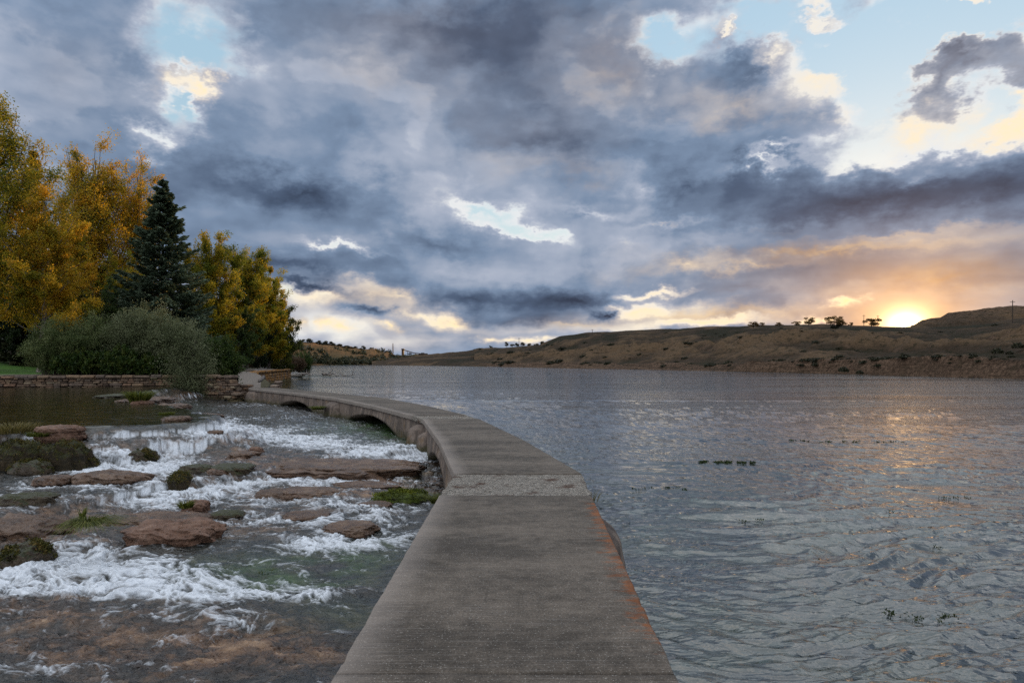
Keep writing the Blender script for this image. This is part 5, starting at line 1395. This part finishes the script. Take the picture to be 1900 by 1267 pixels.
for px, b, t, w, k, wm, lb in [(1398, 606, 597, 1.6, 0, 1, 'low backlit tree farthest left of those on the right ridge'), (1410, 605, 598, 1.4, 1, 1, 'tiny backlit tree close beside the leftmost one on the right ridge'), (1446, 604, 598, 1.6, 0, 1, 'tiny bush-like tree alone on the right ridge'),
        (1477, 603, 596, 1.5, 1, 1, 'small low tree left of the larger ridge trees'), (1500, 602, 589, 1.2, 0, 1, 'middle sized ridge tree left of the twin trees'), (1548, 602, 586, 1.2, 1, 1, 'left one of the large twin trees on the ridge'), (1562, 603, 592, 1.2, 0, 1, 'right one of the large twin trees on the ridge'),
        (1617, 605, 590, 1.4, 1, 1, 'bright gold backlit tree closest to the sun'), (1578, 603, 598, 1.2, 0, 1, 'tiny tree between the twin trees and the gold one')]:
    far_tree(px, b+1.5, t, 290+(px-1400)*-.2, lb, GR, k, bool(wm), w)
far_tree(1551, 613, 598, 262, 'dark bush below the twin trees on the slope', GR, 1, False, 1.2)
GC = 'trees on the far low ridge in the middle'
for px, b, t, w, lb in [(940, 642, 634, .8, 'dark round tree at the left of the far middle row'), (951, 642, 637, 1.2, 'low dark tree second in the far middle row'), (960, 642, 636, 1.1, 'dark tree third in the far middle row'), (970, 642, 635, 1.1, 'dark tree fourth in the far middle row'), (982, 642, 637, 1.3, 'low dark tree fifth in the far middle row'),
        (995, 641, 636, 1.3, 'low dark tree sixth in the far middle row'), (1006, 640, 633, 1.0, 'dark tree at the right end of the far middle row'), (911, 645, 640, .9, 'tiny lone tree left of the far middle row'), (891, 650, 645, .8, 'tiniest lone tree, far left of the middle row')]:
    far_tree(px, b+1.5, t, 640, lb, GC, int(px) % 4, False, w)
GL = 'trees along the top of the wooded bank'
names = ['first', 'second', 'third', 'fourth', 'fifth', 'sixth', 'seventh', 'eighth', 'ninth', 'tenth', 'eleventh', 'twelfth', 'thirteenth', 'fourteenth', 'fifteenth', 'sixteenth', 'seventeenth', 'eighteenth', 'nineteenth', 'twentieth', 'twenty first', 'twenty second']
lt = [(561, 9), (568, 6), (574, 11), (583, 7), (590, 9), (597, 8), (604, 9), (611, 7), (617, 10), (624, 6), (631, 7), (638, 6), (645, 6), (652, 5), (659, 6), (667, 5), (674, 9), (690, 9), (697, 5), (706, 5), (716, 5), (760, 4)]
for i, (px, h) in enumerate(lt):
    b = np.interp(px, cL, [634, 636, 637, 640, 645, 650, 653, 656, 657, 658])+1
    far_tree(px, b+.5, b-h, 715+.4*(px-560), names[i]+' tree from the left on the skyline of the wooded bank', GL, i, False, 1.1 if h > 7 else 1.5)
# the wood on the slope of the left bank, too dense to count
def wood():
    rng = np.random.default_rng(9); Xg, Dg, Zg, Cg, px = H4; C = []; S = []; Rn = []
    mrow = Zg.shape[0]
    for k in range(900):
        t = rng.uniform(.08, .80)**1.4 if k > 300 else rng.uniform(.085, .16); i = int(t*mrow); j = rng.integers(int(.52*len(px)), len(px)-2)
        if i >= mrow: continue
        c = np.array([Xg[i, j], Dg[i, j], Zg[i, j]]); r = rng.uniform(1.6, 3.6)
        if k > 300 and fbm(np.array([c[0]*.02]), np.array([c[1]*.02]), 2, 3)[0] < -.05: continue
        n = 60; q = c+norm(rng.normal(size=(n, 3)))*r*rng.uniform(.3, 1, (n, 1))*[1.2, 1, 1.0]+[0, 0, r*.5]
        C.append(q); S.append(np.full(n, r*.55)); Rn.append(np.clip(rng.uniform()+rng.uniform(-.25, .25, n), 0, 1))
    C = np.concatenate(C); S = np.concatenate(S)
    V, Fc = leaves(C, 1.0, rng, .8); V = (V.reshape(-1, 4, 3)-C[:, None])*S[:, None, None]+C[:, None]
    m = leaf_material('far wood leaves', [(.016, .022, .010), (.030, .036, .020), (.050, .052, .022), (.085, .060, .024), (.06, .07, .05)], .2)
    me = leaf_mesh('woodland', V.reshape(-1, 3), Fc, m, np.concatenate(Rn)); tag(link('woodland', me), kind='stuff')
wood()
# low scrub over the right hillside
def bush_mesh(seed, n=260):
    rng = np.random.default_rng(seed); C = norm(rng.normal(size=(n, 3)))*rng.uniform(.55, 1, (n, 1))*[1, 1, .62]*(1+.25*rng.normal(size=(n, 1))*.5)
    C[:, 2] = np.abs(C[:, 2]); V, Fc = leaves(C, .34, rng, .8); return leaf_mesh('bush', V, Fc, M_farbush, rng.uniform(0, 1, n))
BM = [bush_mesh(400+i) for i in range(4)]
def scrub():
    rng = np.random.default_rng(12); Xg, Dg, Zg, Cg, px = H1; mrow = Zg.shape[0]; cnt = 0
    while cnt < 230:
        j = rng.integers(4, int(len(px)*.52)); t = rng.uniform(.10, .80); i = int(t*mrow)
        if fbm(np.array([Xg[i, j]*.03]), np.array([Dg[i, j]*.05]), 2, 9)[0] < -.02 and rng.uniform() < .85: continue
        s = rng.uniform(.35, 1.15)*Dg[i, j]/170*(1.15 if t < .35 else .85)
        o = link('bush', BM[cnt % 4], None, (Xg[i, j], Dg[i, j], Zg[i, j]-.15*s), rng.uniform(0, 6)); o.scale = (s*rng.uniform(1, 1.6), s, s*rng.uniform(.7, 1.1))
        tag(o, 'small dark bush on the dry slope of the right hill', 'bush', 'dark bushes scattered on the right hill'); cnt += 1
    for (p_, y, d, s, lb) in [(1852, 655, 118, .9, 'round dark juniper on the slope above the right cliffs'), (1874, 657, 118, .6, 'small juniper right of the round one above the cliffs'), (1890, 645, 125, 1.0, 'dark juniper at the right edge above the cliffs'), (1566, 689, 139, 1.0, 'dark bush hanging on the cliff face'), (1596, 693, 137, .7, 'dark bush at the foot of the cliff')]:
        o = link('bush', BM[0], None, (X(p_, d), d, Zp(y, d)), 1.0); o.scale = (s, s, s*1.4); tag(o, lb, 'bush', 'junipers by the right cliffs')
scrub()
M_pole = plain('weathered pole', (.06, .045, .035)); M_iron = plain('rusty steel', (.10, .05, .03), .7)
def pole(px, yb, yt, d, label, r=.12, cross=False):
    z0, z1 = Zp(yb, d)-1, Zp(yt, d); x = X(px, d); root = empty('utility_pole', (x, d, z0), label, 'utility pole', 'poles on the skyline')
    V, Fc = tube(np.array([[0, 0, 0], [0, 0, (z1-z0)*.5], [.02, 0, z1-z0]]), np.array([r, r*.85, r*.65]), 8); link('shaft', new_mesh('shaft', V, Fc, M_pole), root)
    h = z1-z0
    V, Fc = tube(np.array([[-r*5, 0, h*.93], [r*5, 0, h*.93]]), np.array([r*.5, r*.5]), 6); link('crossarm', new_mesh('crossarm', V, Fc, M_pole), root)
pole(1879, 597, 557, 215, 'tall pole standing on the mesa slope at the right edge', .16)
pole(1603, 605, 584, 290, 'thin pole left of the gold backlit tree', .13); pole(1629, 605, 585, 290, 'thin pole between the gold backlit tree and the sun', .13)
pole(1099, 617, 611, 330, 'short thin pole at the left brow of the right hill', .13); pole(963, 641, 627, 640, 'thin mast above the far middle trees', .22)
pole(880, 655, 647, 700, 'short pole on the far slope left of the middle trees', .2)
def mast():
    d = 820; z0, z1 = Zp(656, d), Zp(637, d); root = empty('mast', (X(729, d), d, z0), 'lattice mast on the far bank beyond the river bend', 'mast'); h = z1-z0; parts = []
    for sx in (-1, 1):
        for sy in (-1, 1): parts.append(tube(np.array([[sx*.8, sy*.8, 0], [sx*.2, sy*.2, h]]), np.array([.22, .14]), 4))
    for k in range(8):
        a, b = h*k/8, h*(k+1)/8; wa, wb = .8-.6*k/8, .8-.6*(k+1)/8; parts.append(tube(np.array([[-wa, -wa, a], [wb, -wb, b]]), np.array([.1, .1]), 3))
    V, Fc = merge(parts); link('lattice', new_mesh('lattice', V, Fc, M_iron), root)
mast()
def works():
    d = 860; k = d/F; z0 = Zp(660, d); root = empty('conveyor_works', (X(747, d), d, z0), 'rusty tower with a sloping conveyor on the far bank', 'industrial plant')
    def box(x0, x1, za, zb, dd=4):
        V = np.array([[x, y, z] for x in (x0, x1) for y in (0, dd) for z in (za, zb)]); return V, np.array([[0, 1, 3, 2], [4, 6, 7, 5], [0, 4, 5, 1], [2, 3, 7, 6], [1, 5, 7, 3], [0, 2, 6, 4]])
    parts = [box(-1.3, 1.3, 0, 13*k), box(-1.7, 1.7, 11.2*k, 13.2*k)]
    V, Fc = merge(parts); link('tower', new_mesh('tower', V, Fc, M_iron, False), root)
    V, Fc = merge([tube(np.array([[1.0, 1, 11*k], [14, 1, 5*k], [22, 1, 4*k]]), np.array([.55, .55, .5]), 4)]+[tube(np.array([[x, 1, -1], [x, 1, zt]]), np.array([.25, .25]), 4) for x, zt in ((6, 8.2*k), (11, 6.2*k), (16, 4.6*k))])
    link('conveyor', new_mesh('conveyor', V, Fc, M_iron, False), root)
    V, Fc = merge([box(20, 31, 0, 4.4*k, 6), box(23, 27, 4.4*k+.02, 5.6*k, 4)]); link('shed', new_mesh('shed', V, Fc, M_pole, False), root)
works()
# wooded islet in the river bend
def islet():
    rng = np.random.default_rng(22); d = 560; x0, x1 = X(741, d), X(790, d)
    u = np.linspace(0, 1, 30)[:, None]; v = np.linspace(-1, 1, 10)[None, :]
    Xs = x0+(x1-x0)*u+0*v; Ys = d+v*8*np.sin(u*math.pi); Z = RIV+1.1*np.sin(u*math.pi)*(1-v*v)-.1
    tag(link('islet', new_mesh('islet', np.stack([Xs, Ys, Z], -1).reshape(-1, 3), grid_faces(30, 10), M_hillL, attrs={'cliff': np.zeros(300)})), kind='structure')
    n = 2600; c = np.stack([x0+(x1-x0)*rng.uniform(0, 1, n)**.9, d+rng.normal(0, 2, n), RIV+rng.uniform(0, 1, n)*3.2], 1); c[:, 2] -= (np.abs((c[:, 0]-(x0+x1)/2)/(x1-x0)*2)**4)*1.8
    V, Fc = leaves(c, .9, rng, .8); tag(link('thicket', leaf_mesh('thicket', V, Fc, M_fartree, rng.uniform(0, 1, n))), kind='stuff')
islet()
